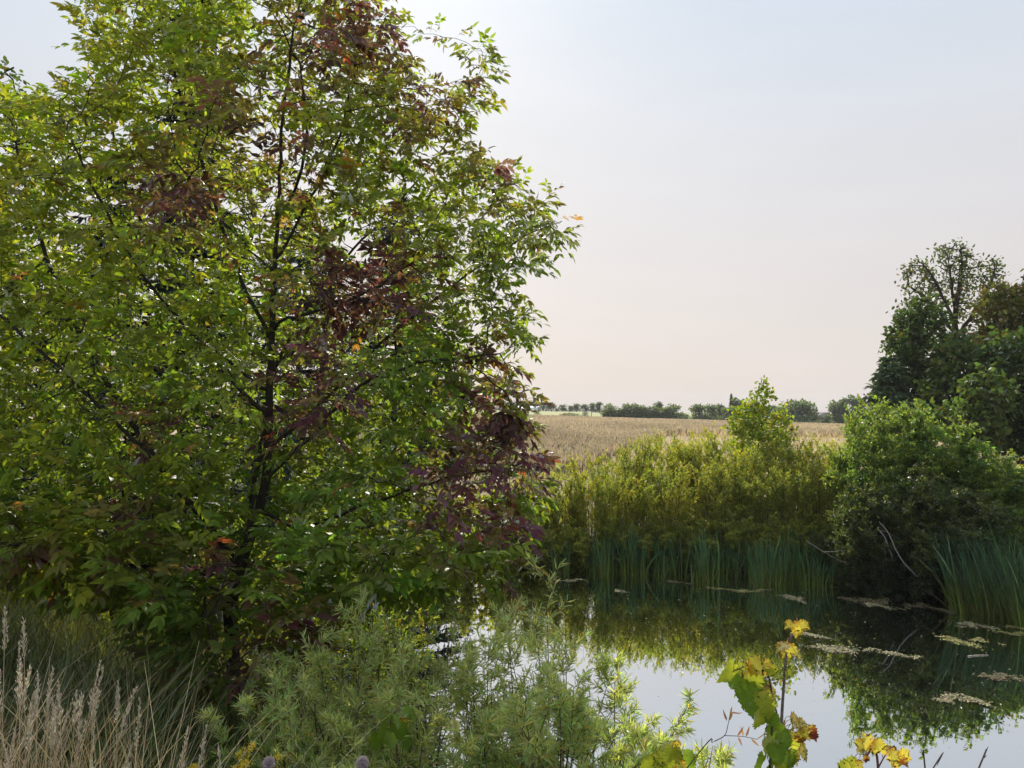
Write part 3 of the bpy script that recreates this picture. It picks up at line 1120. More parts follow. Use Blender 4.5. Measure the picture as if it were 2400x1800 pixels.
# broadleaf trees behind the ash
BG = 'trees behind the ash'
b = gbase(20, 20)
blob_tree('broadleaf_tree', 'tall dark green tree topping the ash crown at the far picture edge', 'tree', b,
          [pblob(20, 260, 20, 110, 100), pblob(-40, 450, 20, 170, 150), pblob(110, 330, 20, 90, 110), pblob(60, 640, 20, 160, 130)], 700, 0.30, DK, 0.16, 0.09, 11, BG, trunk_r=.16, spread=.6)
LG = ((0.100, 0.140, 0.020), (0.17, 0.19, 0.022), (0.18, 0.12, 0.02), .05)
b = gbase(500, 11.5)
blob_tree('box_elder', 'multi-trunked tree with sunlit yellow-green leaves glowing behind the ash', 'tree', b,
          [pblob(480, 500, 11.5, 260, 200), pblob(300, 700, 11.5, 260, 180), pblob(680, 640, 11.5, 200, 220), pblob(520, 850, 11.5, 320, 140), pblob(200, 950, 11.5, 240, 150), pblob(760, 900, 11.5, 180, 140)],
          1300, 0.20, LG, 0.085, 0.042, 6, BG, trunk_r=.10, spread=.6, tpl=LEAF4, sides=6, bark=(.09, .08, .065),
          paths=[[b, P(520, 1120, 11.5), P(480, 1000, 11.5), P(440, 800, 11.5), P(400, 560, 11.5)],
                 [P(525, 1150, 11.5), P(545, 950, 11.7), P(560, 700, 11.8), P(600, 480, 11.8)],
                 [P(525, 1150, 11.5), P(500, 1000, 11), P(370, 860, 10.8), P(220, 780, 10.8)],
                 [P(540, 1000, 11.7), P(640, 860, 12), P(760, 760, 12)]])
UG = 'shrubs behind the ash trunk'
for u, v, Y, H, R, cols, lab in [
    (790, 985, 16.5, 3.2, 1.2, ((0.085, 0.115, 0.06), (0.12, 0.15, 0.075)), 'silvery green willow shrub glimpsed through the gap under the red ash leaves'),
    (690, 1240, 12.2, 1.6, 1.0, LG, 'bright yellow-green shrub lit through beside the foot of the ash trunk'),
    (880, 1200, 12.6, 1.7, 1.0, LG, 'bright green shrub behind the low pond-side ash boughs'),
    (330, 1210, 12.0, 1.7, 1.1, LG, 'yellow-green shrub behind the low boughs on the grass side of the ash'),
    (60, 1150, 12.5, 2.0, 1.2, LG, 'yellow-leaved shrub at the far picture edge under the ash boughs'),
    (1020, 1180, 24.8, 3.0, 1.5, OL, 'olive shrub on the far bank hidden behind the pond-side ash boughs'),
    (1120, 1120, 26.0, 3.2, 1.5, YG, 'yellow-green shrub on the far bank just behind the ash crown edge'),
    (900, 1120, 25.0, 3.2, 1.5, DG, 'dark shrub at the corner of the pond behind the ash'),
    (560, 1180, 15.0, 2.0, 1.4, LG, 'sunlit shrub straight behind the ash fork'),
]:
    p = P(u, v, Y)
    z = gz(p[0], Y) - .05
    HH = max(p[2] - z, .8)
    k = Y / 12.0
    make_shrub('leafy_shrub', lab, 'shrub', (p[0], Y, z), UG, mat=M_LEAF, H=HH, R=R, nstem=18, nbr=320, nleaf=int(5200), ll=0.075 * k, lw=0.032 * k, cols=cols, tpl=LEAF4, lean=.5, low=.05, rstem=.014)

# the young maple beyond the willow band
b = gbase(1782, 29)
blob_tree('young_maple', 'bright yellow-green young maple standing up above the willow band', 'tree', b,
          [pblob(1782, 1030, 29, 85, 60), pblob(1765, 975, 29, 50, 45), pblob(1790, 930, 29, 24, 34), pblob(1786, 898, 29, 11, 18), pblob(1835, 985, 29, 26, 36), pblob(1725, 990, 29, 26, 30), pblob(1715, 960, 29, 10, 18), pblob(1830, 945, 29, 10, 14), pblob(1800, 1090, 29, 90, 50)],
          1100, 0.15, ((0.10, 0.145, 0.020), (0.155, 0.185, 0.022), (0.25, 0.17, 0.02), .05), 0.13, 0.10, 10, None, spread=.7, trunk_r=.06, tpl=CLUMP, vol=2.2)


# ------------------------------------------------------------------ far trees, meadow shrubs and buildings
def far_tree(name, label, u, vtop, wpx, vbase, Y, cols, group, cat='tree', shape='round', n=1300):
    pt = P(u, vtop, Y)
    z = min(gz(pt[0], Y), P(u, vbase, Y)[2]) - 0.1
    k = Y / FPX
    H = max(pt[2] - z, 1.0) * 1.08
    R = wpx * k * 0.62
    root = thing(name, label, cat, (pt[0], Y, z), group)
    st, fo = Acc(), Acc()
    line_tube(st, np.array([(0, 0, 0), (0, 0, H * .35), (0.02 * H, 0, H * .75)]), 0.03 * H, 0.01 * H, 5, (.05, .045, .04))
    for q in range(5):
        az = rng.uniform(0, 6.28)
        line_tube(st, np.array([(0, 0, H * .3), (R * .4 * math.cos(az), R * .4 * math.sin(az), H * .55), (R * .6 * math.cos(az), R * .6 * math.sin(az), H * .75)]), 0.012 * H, 0.004 * H, 4, (.05, .045, .04))
    if shape == 'cone':
        t = rng.random(n) ** 1.4
        az = rng.uniform(0, 6.28, n)
        r = R * (1 - t) * rng.uniform(.5, 1.05, n)
        c = np.stack([r * np.cos(az), r * np.sin(az), H * (.05 + .95 * t)], -1)
    else:
        nb = 10
        lo = 0.08 if shape == 'bush' else 0.12
        cz = rng.uniform(lo + .12, .82, nb)
        az = rng.uniform(0, 6.28, nb)
        rr = R * np.sqrt(rng.random(nb)) * 0.62 * np.sqrt(np.clip(1 - ((cz - .5) / .55) ** 2, .05, 1))
        cb = np.stack([rr * np.cos(az), rr * np.sin(az), cz * H], -1)
        j = rng.integers(0, nb, n)
        d = rand_dirs(n)
        c = cb[j] + d * (rng.random(n) ** .4)[:, None] * np.array([R * .55, R * .55, H * .20])
        if True:
            m = n // 3 if shape == 'bush' else n // 6
            a2 = rng.uniform(0, 6.28, m)
            r2 = R * rng.uniform(.3, 1, m)
            c[:m] = np.stack([r2 * np.cos(a2), r2 * np.sin(a2), rng.uniform(.02, .3, m) * H], -1)
        c[:, 2] = np.minimum(c[:, 2], H * 1.0)
    cl = vnoise(c * (3.0 / max(R, .5)) + rng.uniform(0, 99), 3)
    cc = mixcol(jitcol(n, cols[0], .18, .06), jitcol(n, cols[1], .18, .06), .5 + .8 * cl)
    lf = 0.10 * H ** .5 * max(R, .6) ** .5 * 1.35
    blades(fo, c, rand_dirs(n, .25), rand_dirs(n, .6), lf * rng.uniform(.6, 1.3, n), lf * .6, cc, CLUMP)
    part('trunk', st, M_BARK, root, local=True)
    part('crown', fo, M_LEAF, root, local=True)
    return root


FD = ((0.040, 0.060, 0.042), (0.060, 0.082, 0.054))
FL = ((0.055, 0.080, 0.048), (0.085, 0.110, 0.062))  # FD and FL leaf colours shifted blue-grey to imitate distance haze
FB = ((0.07, 0.085, 0.065), (0.10, 0.115, 0.09))
RG = 'distant trees along the meadow skyline'
HG = 'distant trees at the back edge of the field'
for u, vt, wd, lab in [
    (1170, 936, 34, 'skyline tree hidden behind the ash leaf tips'), (1206, 938, 30, 'skyline tree touching the outermost ash leaves'),
    (1236, 940, 26, 'skyline tree just outside the ash leaf tips'), (1256, 944, 20, 'small skyline tree second out from the ash leaf tips'),
    (1274, 944, 22, 'skyline tree third out from the ash leaf tips'), (1292, 942, 22, 'skyline tree ending the clump nearest the ash, before the first gap'),
    (1304, 957, 7, 'tiny skyline bush alone in the first gap'), (1318, 949, 22, 'round skyline tree directly after the first gap'),
    (1337, 951, 14, 'small skyline tree between two rounder ones'), (1351, 946, 19, 'twin-topped skyline tree midway along the row'),
    (1371, 948, 19, 'skyline tree above the blue-grey meadow shrub'), (1389, 945, 17, 'skyline tree above the lone fence post'),
    (1405, 943, 20, 'pointed skyline tree ending the row before the long hedge'),
]:
    far_tree('distant_tree', lab, u, vt, wd, 964, 340, FD, RG, n=900)
for u, vt, wd, vb, Y, cols, shape, lab in [
    (1431, 946, 38, 977, 232, FL, 'bush', 'first rounded willow of the long hedge at the field edge'),
    (1460, 944, 38, 978, 232, FL, 'bush', 'highest willow in the long hedge at the field edge'),
    (1486, 947, 36, 978, 232, FL, 'bush', 'third willow of the long hedge at the field edge'),
    (1509, 949, 36, 980, 232, FL, 'bush', 'fourth willow of the long hedge at the field edge'),
    (1531, 954, 26, 981, 232, FL, 'bush', 'lowest willow closing the long hedge at the field edge'),
    (1544, 944, 22, 976, 262, FD, 'round', 'dark tree peeping over the end of the long hedge'),
    (1577, 949, 60, 982, 232, FL, 'bush', 'broad dome-shaped willow standing alone beside the long hedge'),
    (1640, 950, 42, 983, 236, FL, 'bush', 'pale willow beyond the gap after the dome-shaped willow'),
    (1668, 950, 34, 984, 240, FL, 'bush', 'thin pale willow with wispy twigs beside the dark spruces'),
    (1690, 949, 24, 984, 250, FD, 'round', 'small dark tree between the pale willow and the distant spruce'),
    (1703, 956, 34, 985, 232, FB, 'bush', 'grey-green bush in front of the distant spruce'),
    (1714, 929, 13, 984, 250, FD, 'cone', 'pointed distant spruce behind the young maple'),
    (1732, 934, 34, 985, 252, FD, 'round', 'dark distant tree touching the pointed spruce'),
    (1768, 944, 46, 986, 256, FD, 'round', 'distant tree mostly hidden behind the young maple'),
    (1812, 946, 44, 987, 256, FL, 'round', 'distant tree showing between the young maple and its side shoot'),
    (1866, 938, 78, 990, 250, FL, 'bush', 'large dome-shaped distant tree next to the young maple'),
    (1898, 955, 20, 990, 255, FD, 'round', 'small dark tree on the shoulder of the large dome tree'),
    (1938, 972, 20, 992, 240, FL, 'bush', 'small bush beside the distant house'),
    (1956, 939, 34, 992, 250, FL, 'round', 'distant tree standing beyond the house gable'),
    (1978, 936, 32, 992, 250, FD, 'round', 'second distant tree beyond the house, touching the wood bushes'),
    (2006, 930, 34, 992, 250, FD, 'round', 'distant tree half behind the big round bush'),
]:
    far_tree('distant_tree', lab, u, vt, wd, vb, Y, cols, HG, shape=shape, n=1500 if wd < 50 else 2400)
for u, vt, wd, vb, Y, cols, lab in [
    (1260, 962, 15, 970, 262, FL, 'small round shrub in the pale meadow beside the ash leaf tips'),
    (1346, 967, 26, 973, 258, FL, 'low dark green shrub on the meadow edge'),
    (1324, 970, 24, 973, 258, ((0.10, 0.07, 0.05), (0.08, 0.07, 0.045)), 'very low reddish scrub patch on the meadow edge'),
    (1372, 966, 16, 974, 256, FB, 'blue-grey shrub beside the lone fence post'),
    (1780, 983, 40, 990, 240, FD, 'low dark hedge bush behind the young maple'),
    (1900, 986, 50, 992, 238, FD, 'low dark hedge bush below the large dome tree'),
    (1660, 976, 50, 985, 234, FD, 'low dark hedge bush under the pale willows'),
]:
    far_tree('distant_shrub', lab, u, vt, wd, vb, Y, cols, 'distant shrubs round the field', cat='shrub', shape='bush', n=600)


def box(acc, c, s, col):
    c = np.asarray(c, float)
    s = np.asarray(s, float) / 2
    V = np.array([(x, y, z) for x in (-1, 1) for y in (-1, 1) for z in (-1, 1)]) * s + c
    acc.add(V, np.array([(0, 1, 3, 2), (4, 6, 7, 5), (0, 4, 5, 1), (2, 3, 7, 6), (0, 2, 6, 4), (1, 5, 7, 3)]), col)


def house(label, u, Y, z, w_, d_, hw, hr, wallc, roofc, cat, name, rot=0.0):
    p = P(u, 960, Y)
    r = thing(name, label, cat, (p[0], Y, z))
    r.rotation_euler = (0, 0, rot)
    a = Acc()
    V = []
    for yy in (-d_ / 2, d_ / 2):
        V += [(-w_ / 2, yy, -.5), (w_ / 2, yy, -.5), (w_ / 2, yy, hw), (0, yy, hw + hr), (-w_ / 2, yy, hw)]
    a.add(V, [np.array([(0, 1, 6, 5), (1, 2, 7, 6), (0, 5, 9, 4)]), np.array([(0, 4, 3, 2, 1), (5, 6, 7, 8, 9)])], wallc)
    part('wall', a, M_PAINT, r, local=True)
    a = Acc()
    for s in (-1, 1):
        e = 0.4
        q = [(0, -d_ / 2 - e, hw + hr + .12), (0, d_ / 2 + e, hw + hr + .12), (s * (w_ / 2 + e), d_ / 2 + e, hw - e * hr / (w_ / 2) + .12), (s * (w_ / 2 + e), -d_ / 2 - e, hw - e * hr / (w_ / 2) + .12)]
        V = np.array(q + [(x, y, z_ - .1) for x, y, z_ in q])
        a.add(V, np.array([(0, 1, 2, 3), (4, 7, 6, 5), (0, 4, 5, 1), (1, 5, 6, 2), (2, 6, 7, 3), (3, 7, 4, 0)]), roofc)
    part('roof', a, M_PAINT, r, local=True)
    a = Acc()
    box(a, (0, -d_ / 2 - .03, hw * .55), (1.1, .05, 1.2), (.03, .035, .04))
    part('window', a, M_PAINT, r, local=True)
    a = Acc()
    box(a, (w_ * .28, -d_ / 2 - .03, .95), (.95, .05, 2.0), (.12, .09, .07))
    part('door', a, M_PAINT, r, local=True)
    return r


p = P(1918, 990, 262)
house('distant house with pale gable and grey roof among the trees', 1920, 262, P(1918, 994, 262)[2], 5.2, 7.0, 1.9, 1.9, (.72, .66, .60), (.12, .10, .10), 'house', 'farm_house', 0.5)
house('distant barn with pale metal roof beside the outermost ash leaves', 1238, 330, P(1238, 964, 330)[2], 7.0, 9.0, 1.1, 0.9, (.62, .64, .66), (.66, .70, .74), 'barn', 'barn', 1.2)
# white trailer behind the young maple
p = P(1806, 989, 238)
r = thing('farm_trailer', 'small white trailer glimpsed behind the young maple at the field edge', 'trailer', (p[0], 238, gz(p[0], 238)))
a = Acc()
box(a, (0, 0, 1.3), (2.6, 1.6, 1.2), (.78, .80, .84))
part('body', a, M_PAINT, r, local=True)
for sx in (-.6, .6):
    a = Acc()
    line_tube(a, [(sx, -.78, .34), (sx, -.62, .34)], .33, .33, 10, (.03, .03, .03))
    part('wheel', a, M_PAINT, r, local=True)
# lone fence post
p = P(1386, 976, 250)
a = Acc()
line_tube(a, [(0, 0, -.3), (0.02, 0, .9), (.03, 0, 1.35)], .11, .09, 6, (.10, .08, .065))
single('fence_post', a, M_BARK, 'lone dark fence post standing at the meadow edge', 'post', origin=(p[0], 250, gz(p[0], 250)))

# ripe crop in the field
n = 110000
Yc = 38 * (240 / 38.0) ** rng.random(n)
Xc = Yc * rng.uniform(-0.35, 0.62, n)
rowp = 0.76
Xc = np.where(rng.random(n) < .8, np.round(Xc / rowp) * rowp + rng.normal(0, .08, n), Xc)
k = (Yc > field_edge(Xc) + rng.normal(0, .6, n)) & ~((np.abs(np.mod(Xc + .12 * Yc, 21.0) - 3) < .45) & (rng.random(n) < .8)) & ~((np.abs(np.mod(Xc + .12 * Yc, 21.0) - 5.2) < .45) & (rng.random(n) < .8))
Xc, Yc = Xc[k], Yc[k]
n = len(Xc)
B = np.stack([Xc, Yc, ground_z(Xc, Yc) - .03], -1)
a = Acc()
for q in range(2):
    blades(a, B + rng.normal(0, .05, (n, 3)) * [1, 1, 0], rand_dirs(n) * .35 + [0, 0, 1], rand_dirs(n), rng.uniform(.45, .8, n) * (1 - .5 * sstep(60, 200, Yc)), rng.uniform(.12, .24, n) * (.6 + Yc / 130),
           jitcol(n, (0.283, 0.243, 0.174), .13, .04) * (1 + .16 * vnoise(B * [.05, .03, 0], 31) + .10 * vnoise(B * [.25, .12, 0], 32))[:, None], CLUMP)
single('crop', a, M_DRY, 'ripe tan crop covering the field in rows', 'crop', kind='stuff')

# dry grass strip between field and willows
n = 9000
Xg = rng.uniform(-14, 40, n)
Yg = rng.uniform(29, 80, n)
k = Yg < field_edge(Xg) + 1
Xg, Yg = Xg[k], Yg[k]
n = len(Xg)
B = np.stack([Xg, Yg, ground_z(Xg, Yg) - .02], -1)
a = Acc()
strips(a, B, rand_dirs(n) * .4 + [0, 0, 1], rng.normal(0, .25, (n, 3)) * [1, 1, .2], rng.uniform(.3, .9, n), .05, jitcol(n, (0.26, 0.22, 0.10), .2, .08), jitcol(n, (0.42, 0.34, 0.20), .25, .08), 3)
single('grass', a, M_DRY, 'bleached dry grass between the willow band and the field', 'grass', kind='stuff')


# ------------------------------------------------------------------ cattails
def cattail(loc, H, n, spread, label, group, lean=(0, 0), tipc=(0.062, 0.122, 0.064)):
    r_ = rng
    n = int(n * 1.8)
    az = r_.uniform(0, 6.28, n)
    rr = spread * np.sqrt(r_.random(n))
    B = np.stack([np.cos(az) * rr, np.sin(az) * rr, np.full(n, -.08)], -1)
    D = np.stack([np.cos(az) * .10 + r_.normal(0, .05, n) + lean[0], np.sin(az) * .10 + r_.normal(0, .05, n) + lean[1], np.ones(n)], -1)
    bend = np.stack([r_.normal(lean[0], .09, n), r_.normal(lean[1], .09, n), -np.abs(r_.normal(0, .04, n))], -1)
    L = H * r_.uniform(.6, 1.02, n)
    brk = r_.random(n) < .16
    bend[brk] += np.stack([r_.normal(0, .35, n), r_.normal(0, .2, n), -np.abs(r_.normal(.2, .15, n))], -1)[brk]
    a = Acc()
    strips(a, B, D, bend, L, r_.uniform(.024, .044, n), jitcol(n, (0.15, 0.20, 0.04), .25, .1), jitcol(n, tipc, .25, .1), 5, 3.0)
    m = max(2, n // 6)
    b2 = B[:m] + [0, 0, 0]
    strips(a, b2, D[:m] + r_.normal(0, .35, (m, 3)) * [1, 1, 0], bend[:m], L[:m] * .55, .018, jitcol(m, (0.26, 0.20, 0.10)), jitcol(m, (0.30, 0.24, 0.13)), 4, 3.0)
    return single('cattail_clump', a, M_GRASS, label, 'cattails', group, origin=loc)


CT = [(1269, 1321, 80, 7), (1315, 1344, 108, 14), (1356, 1335, 56, 6), (1385, 1341, 76, 9), (1413, 1346, 112, 13), (1444, 1342, 122, 13), (1476, 1344, 136, 17),
      (1501, 1346, 112, 13), (1528, 1342, 106, 11), (1546, 1350, 42, 6), (1564, 1344, 108, 10), (1632, 1362, 86, 10), (1660, 1362, 150, 20), (1690, 1342, 112, 9), (1709, 1341, 90, 8),
      (1725, 1343, 72, 7), (1771, 1373, 92, 10), (1790, 1369, 132, 16), (1806, 1366, 140, 18), (1829, 1368, 122, 16), (1847, 1353, 150, 18), (1874, 1360, 140, 20), (1894, 1371, 122, 16),
      (1915, 1362, 92, 13), (1928, 1375, 96, 12), (1951, 1373, 80, 11), (1969, 1371, 70, 10), (1989, 1371, 62, 9)]
for q in range(60):
    u = (rng.uniform(1395, 1600), rng.uniform(1775, 1985), rng.uniform(1600, 1775))[q % 3]
    CT.append((u, 1338 + (u - 1395) * .035 + rng.uniform(-8, 6), rng.uniform(75, 128), 8))
for u, v, h, n in CT:
    p = W(u, v)
    H = h * p[1] / FPX * .94
    near = 'under the young maple and olive willows' if u > 1600 else 'under the yellow willow band nearer the ash'
    size = 'short' if h < 85 else ('medium-height' if h < 115 else 'tall')
    cattail(p, H, n, .16 + .008 * n, f'{size} green cattail clump standing in the water {near}', f'{size} cattails {near}')
for i, (u, v, h, n) in enumerate([(2236, 1400, 190, 16), (2258, 1432, 225, 26), (2282, 1420, 215, 28), (2304, 1440, 225, 30), (2328, 1425, 220, 30), (2352, 1442, 225, 30),
                                  (2380, 1455, 225, 30), (2408, 1468, 215, 30), (2340, 1400, 215, 26), (2392, 1428, 245, 30), (2290, 1395, 200, 24), (2430, 1450, 250, 26)]):
    p = W(u, v)
    cattail(p, h * p[1] / FPX * .93, n, .30, 'dense tall blue-green reed clump leaning towards the ash at the pond end of the wood' if i else 'outermost reed clump of the tall bed with one long blade leaning out',
            'tall reed bed', (-.10, 0), (0.045, 0.088, 0.054))

# ------------------------------------------------------------------ things on the water
MATS = [(1335, 1361, 45, 5, 'pale algae mat lying in front of the cattails nearest the ash'),
        (1590, 1366, 30, 4, 'thin brownish algae mat in front of the mid cattails'),
        (1745, 1385, 62, 5, 'long thin ochre algae streak below the mid cattails'),
        (1856, 1401, 30, 8, 'small oval tan algae mat below the tall mid cattails'),
        (2020, 1405, 80, 12, 'dark brown algae mat beneath the bleached branch'),
        (2150, 1425, 60, 12, 'olive-brown algae mat in front of the overhanging bush'),
        (2060, 1422, 30, 6, 'small tan algae mat next to the overhanging bush'),
        (1975, 1520, 80, 13, 'long straw-coloured algae drift crossing the middle of the dark reflection'),
        (2085, 1533, 60, 8, 'straw-coloured tail end of the algae drift'),
        (1900, 1490, 40, 5, 'thin straw-coloured start of the algae drift beside the yellow maple tip'),
        (2290, 1468, 44, 10, 'pale yellow-green algae mat in front of the reed bed'),
        (2360, 1470, 60, 6, 'thin yellow-green algae streak along the reed bed'),
        (2285, 1505, 50, 14, 'oval yellowish algae mat one step out from the reed bed'),
        (2395, 1487, 40, 6, 'ochre algae mat cut by the picture edge'),
        (2370, 1590, 60, 14, 'faint brownish algae mat near the picture edge over the reflection'),
        (2240, 1640, 60, 14, 'brown algae mat with a pale clod in the dark bush reflection'),
        (1010, 1397, 34, 6, 'dull algae mat under the overhanging ash leaves'),
        (1460, 1387, 16, 4, 'tiny pale algae patch on the black water')]
for u, v, ru, rv, lab in MATS:
    c = W(u, v)
    rx = ru * c[1] / FPX
    ry = abs(W(u, v - rv)[1] - c[1]) * .9
    n = int(1800 * max(1, rx * ry * 3))
    ns = max(5, int(7 * rx))
    cj = np.stack([rng.uniform(-.8, .8, ns) * rx, rng.normal(0, .33, ns) * ry, np.zeros(ns)], -1)
    jj = rng.integers(0, ns, n)
    g_ = rng.normal(size=(n, 3)) * (rng.uniform(.5, 1.4, ns)[jj])[:, None]
    q = cj[jj] + g_ * [.24 * rx, .20 * ry, 0]
    q[:, 1] += ry * .55 * np.sin(3.1 * q[:, 0] / rx + rng.uniform(0, 6)) + ry * .25 * np.sin(9 * q[:, 0] / rx + rng.uniform(0, 6))
    rr = np.hypot(q[:, 0] / rx, q[:, 1] / ry)
    nz = vnoise((q + c) * [2.5, 2.5, 1], 12) + .5 * vnoise((q + c) * [8, 8, 1], 13)
    score = nz * 1.5 + .8 * vnoise((q + c) * [5, 16, 1], 14) + (1 - rr) * 1.2 + rng.normal(0, .35, n)
    keep = score > np.quantile(score, .42)
    q = q[keep]
    q[:, 1] -= q[:, 0] * .18 * ry / max(rx * .3, .1)
    n = len(q)
    q[:, 2] = rng.uniform(.004, .022, n)
    tone = (0.235, 0.215, 0.115) if 'straw' in lab or 'pale' in lab or 'tan' in lab else ((0.20, 0.19, 0.06) if 'yellow' in lab or 'ochre' in lab else (0.12, 0.10, 0.05))
    a = Acc()
    sx = rng.uniform(.018, .07, n)
    blades(a, q, rng.normal(size=(n, 3)) * [1, .5, .02], np.array([0, 0, 1.0]) + rng.normal(0, .12, (n, 3)), sx, sx * rng.uniform(.15, .6, n), jitcol(n, tone, .35, .12), CLUMP)
    single('algae_mat', a, M_ALGAE, lab, 'algae', 'floating algae mats', origin=c)
# loose floating leaves and specks
n = 520
us = rng.uniform(1180, 2400, n)
vs = 1370 + 400 * rng.random(n) ** 1.7
pts = np.array([W(u, v) for u, v in zip(us, vs)]) + [0, 0, .008]
a = Acc()
s_ = rng.uniform(.012, .05, n) * (1 - .5 * sstep(1450, 1750, vs))
blades(a, pts, rng.normal(size=(n, 3)) * [1, 1, .05], np.array([0, 0, 1.0]) + rng.normal(0, .15, (n, 3)), s_, s_ * .6, jitcol(n, (0.42, 0.38, 0.26), .3, .08), LEAF4)
single('floating_debris', a, M_ALGAE, 'tiny pale leaf specks scattered on the dark water', 'floating leaves', kind='stuff')
c0, c1 = W(2267, 1539), W(2316, 1536)
a = Acc()
line_tube(a, [c0 - c0 + [0, 0, .006], (c1 - c0) * .5 + [0, .02, .008], (c1 - c0) + [0, 0, .006]], .016, .009, 6, (.45, .40, .32))
single('floating_stick', a, M_BARK, 'pale straight stick floating on the dark reflection', 'stick', origin=c0)

# bleached dead branch hanging from the big bush
Yb = 20.9
b0 = P(2060, 1223, Yb)
a = Acc()
Q = lambda l: np.array([P(u, v, Yb + d) for u, v, d in l])
for pts, r0, r1 in [
    ([(2060, 1223, .3), (2078, 1243, .2), (2088, 1262, .1), (2098, 1285, 0), (2112, 1310, -.1), (2128, 1330, -.2), (2150, 1352, -.3)], .012, .02),
    ([(2061, 1243, .3), (2075, 1262, .2), (2082, 1285, .1), (2090, 1300, 0), (2091, 1312, 0)], .018, .005),
    ([(2090, 1266, .1), (2096, 1282, 0), (2096, 1292, 0)], .008, .004),
    ([(2075, 1268, .2), (2073, 1288, .1), (2076, 1298, .1)], .006, .003),
    ([(2100, 1290, 0), (2112, 1308, 0), (2118, 1322, 0)], .006, .003),
    ([(2128, 1330, -.2), (2138, 1338, -.2), (2143, 1338, -.2)], .007, .003),
    ([(2064, 1243, .3), (2085, 1250, .2), (2108, 1262, .1)], .006, .003)]:
    line_tube(a, smooth_path(Q(pts), 3), r0, r1, 5, (.27, .245, .235))
single('dead_branch', a, M_BARK, 'bleached forked dead branch hanging over the black water from the big bush', 'branch', origin=b0, world=True)
a = Acc()
line_tube(a, smooth_path(Q([(1890, 1268, 1), (1925, 1290, .6), (1960, 1310, .4), (1985, 1320, .3)]), 4), .010, .006, 4, (.25, .22, .18))
line_tube(a, smooth_path(Q([(1925, 1293, .6), (1955, 1293, .5), (1975, 1290, .4)]), 3), .008, .004, 4, (.3, .28, .22))
single('fallen_twig', a, M_BARK, 'thin grey fallen twig lying across the small end cattails', 'twig', origin=P(1890, 1268, Yb + 1), world=True)

# ------------------------------------------------------------------ far and near bank undergrowth
def scatter_grass(name, label, n, xr, yr, cond, L, Wd, c0, c1, mat=None, nseg=3, lean=.35, bendk=.3):
    x = rng.uniform(*xr, n)
    y = rng.uniform(*yr, n)
    k = cond(x, y)
    x, y = x[k], y[k]
    n = len(x)
    B = np.stack([x, y, ground_z(x, y) - .03], -1)
    a = Acc()
    strips(a, B, rand_dirs(n) * lean + [0, 0, 1], rng.normal(0, bendk, (n, 3)) * [1, 1, .2] - [0, 0, .08], rng.uniform(*L, n), rng.uniform(*Wd, n), jitcol(n, c0, .25, .1), jitcol(n, c1, .25, .1), nseg)
    return single(name, a, mat or M_GRASS, label, 'grass', kind='stuff')


ASHB = P(555, 1600, ASH_Y - 0.2)
scatter_grass('bank_grass', 'dark grass on the far bank under the willow shrubs', 14000, (-6, 34), (9, 33), lambda x, y: (polysd(x, y, POND) > .05) & (polysd(x, y, POND) < 6) & ((y > 14.5) | (x > 14)),
              (.3, .9), (.015, .04), (.05, .06, .02), (.07, .085, .025))
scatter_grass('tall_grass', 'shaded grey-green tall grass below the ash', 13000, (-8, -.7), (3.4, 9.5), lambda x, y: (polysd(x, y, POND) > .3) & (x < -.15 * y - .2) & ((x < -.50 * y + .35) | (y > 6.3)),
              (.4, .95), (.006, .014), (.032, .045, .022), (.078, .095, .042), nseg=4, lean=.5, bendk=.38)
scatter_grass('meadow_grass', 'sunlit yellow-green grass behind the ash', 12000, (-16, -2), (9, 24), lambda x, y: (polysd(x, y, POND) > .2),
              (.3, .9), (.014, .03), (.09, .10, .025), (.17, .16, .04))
scatter_grass('bank_weeds', 'green weeds on the near bank below the willow bushes', 9000, (-3, 9), (2.4, 10), lambda x, y: (polysd(x, y, POND) > .02),
              (.2, .55), (.008, .02), (.04, .065, .015), (.07, .105, .02), nseg=3)

# ------------------------------------------------------------------ foreground willow bushes
SW = ((0.205, 0.250, 0.120), (0.275, 0.305, 0.165), (0.26, 0.20, 0.06), .08)
NW = 'silvery willow bushes on the near bank'
for u, vt, Y, R, nst, nl, lab in [
    (800, 1490, 5.4, .75, 18, 5600, 'silvery green willow bush below the ash on the near bank'),
    (985, 1500, 5.9, .55, 10, 2600, 'thin willow bush with dark water showing behind its tips'),
    (1270, 1405, 5.5, .62, 13, 4300, 'tallest silvery willow bush standing in front of the bright water'),
    (1130, 1500, 5.2, .62, 13, 4300, 'willow bush just below the tallest one, on its ash side'),
    (1420, 1560, 5.2, .62, 11, 3300, 'spreading willow bush with yellow-green shoots reaching over the bright water'),
    (1555, 1700, 4.7, .42, 8, 1800, 'low sunlit willow bush beside the yellow maple sapling'),
    (950, 1640, 4.7, .7, 14, 3600, 'low willow bush in front, next to the round dried flower heads'),
    (1250, 1650, 4.5, .7, 14, 3600, 'low dense willow bush at the bottom middle of the picture'),
    (690, 1600, 4.9, .5, 9, 2000, 'narrow willow bush mixed with the lowest ash boughs above the goldenrod'),
]:
    p = P(u, vt, Y)
    z = gz(p[0], Y) - .05
    H = p[2] - z
    make_shrub('willow_bush', lab, 'bush', (p[0], Y, z), NW, H=H * 1.14, R=R * 1.15, nstem=nst, nbr=int(nl / 24), nleaf=int(nl * 1.3), ll=0.074, lw=0.0092, cols=SW, tpl=LEAF8, lean=.62, low=.15,
               rstem=.009, bark=(.10, .085, .045), tuft=.15)

# ------------------------------------------------------------------ maple saplings with lobed leaves
def lobed(lobes, notch, wav=0.0):
    """outline of a lobed leaf, stalk at the origin, tip at x = 1"""
    pts = [(0, 0)]
    for ang, r in lobes:
        pts.append((0.30 + r * math.cos(ang), r * math.sin(ang)))
    return pts


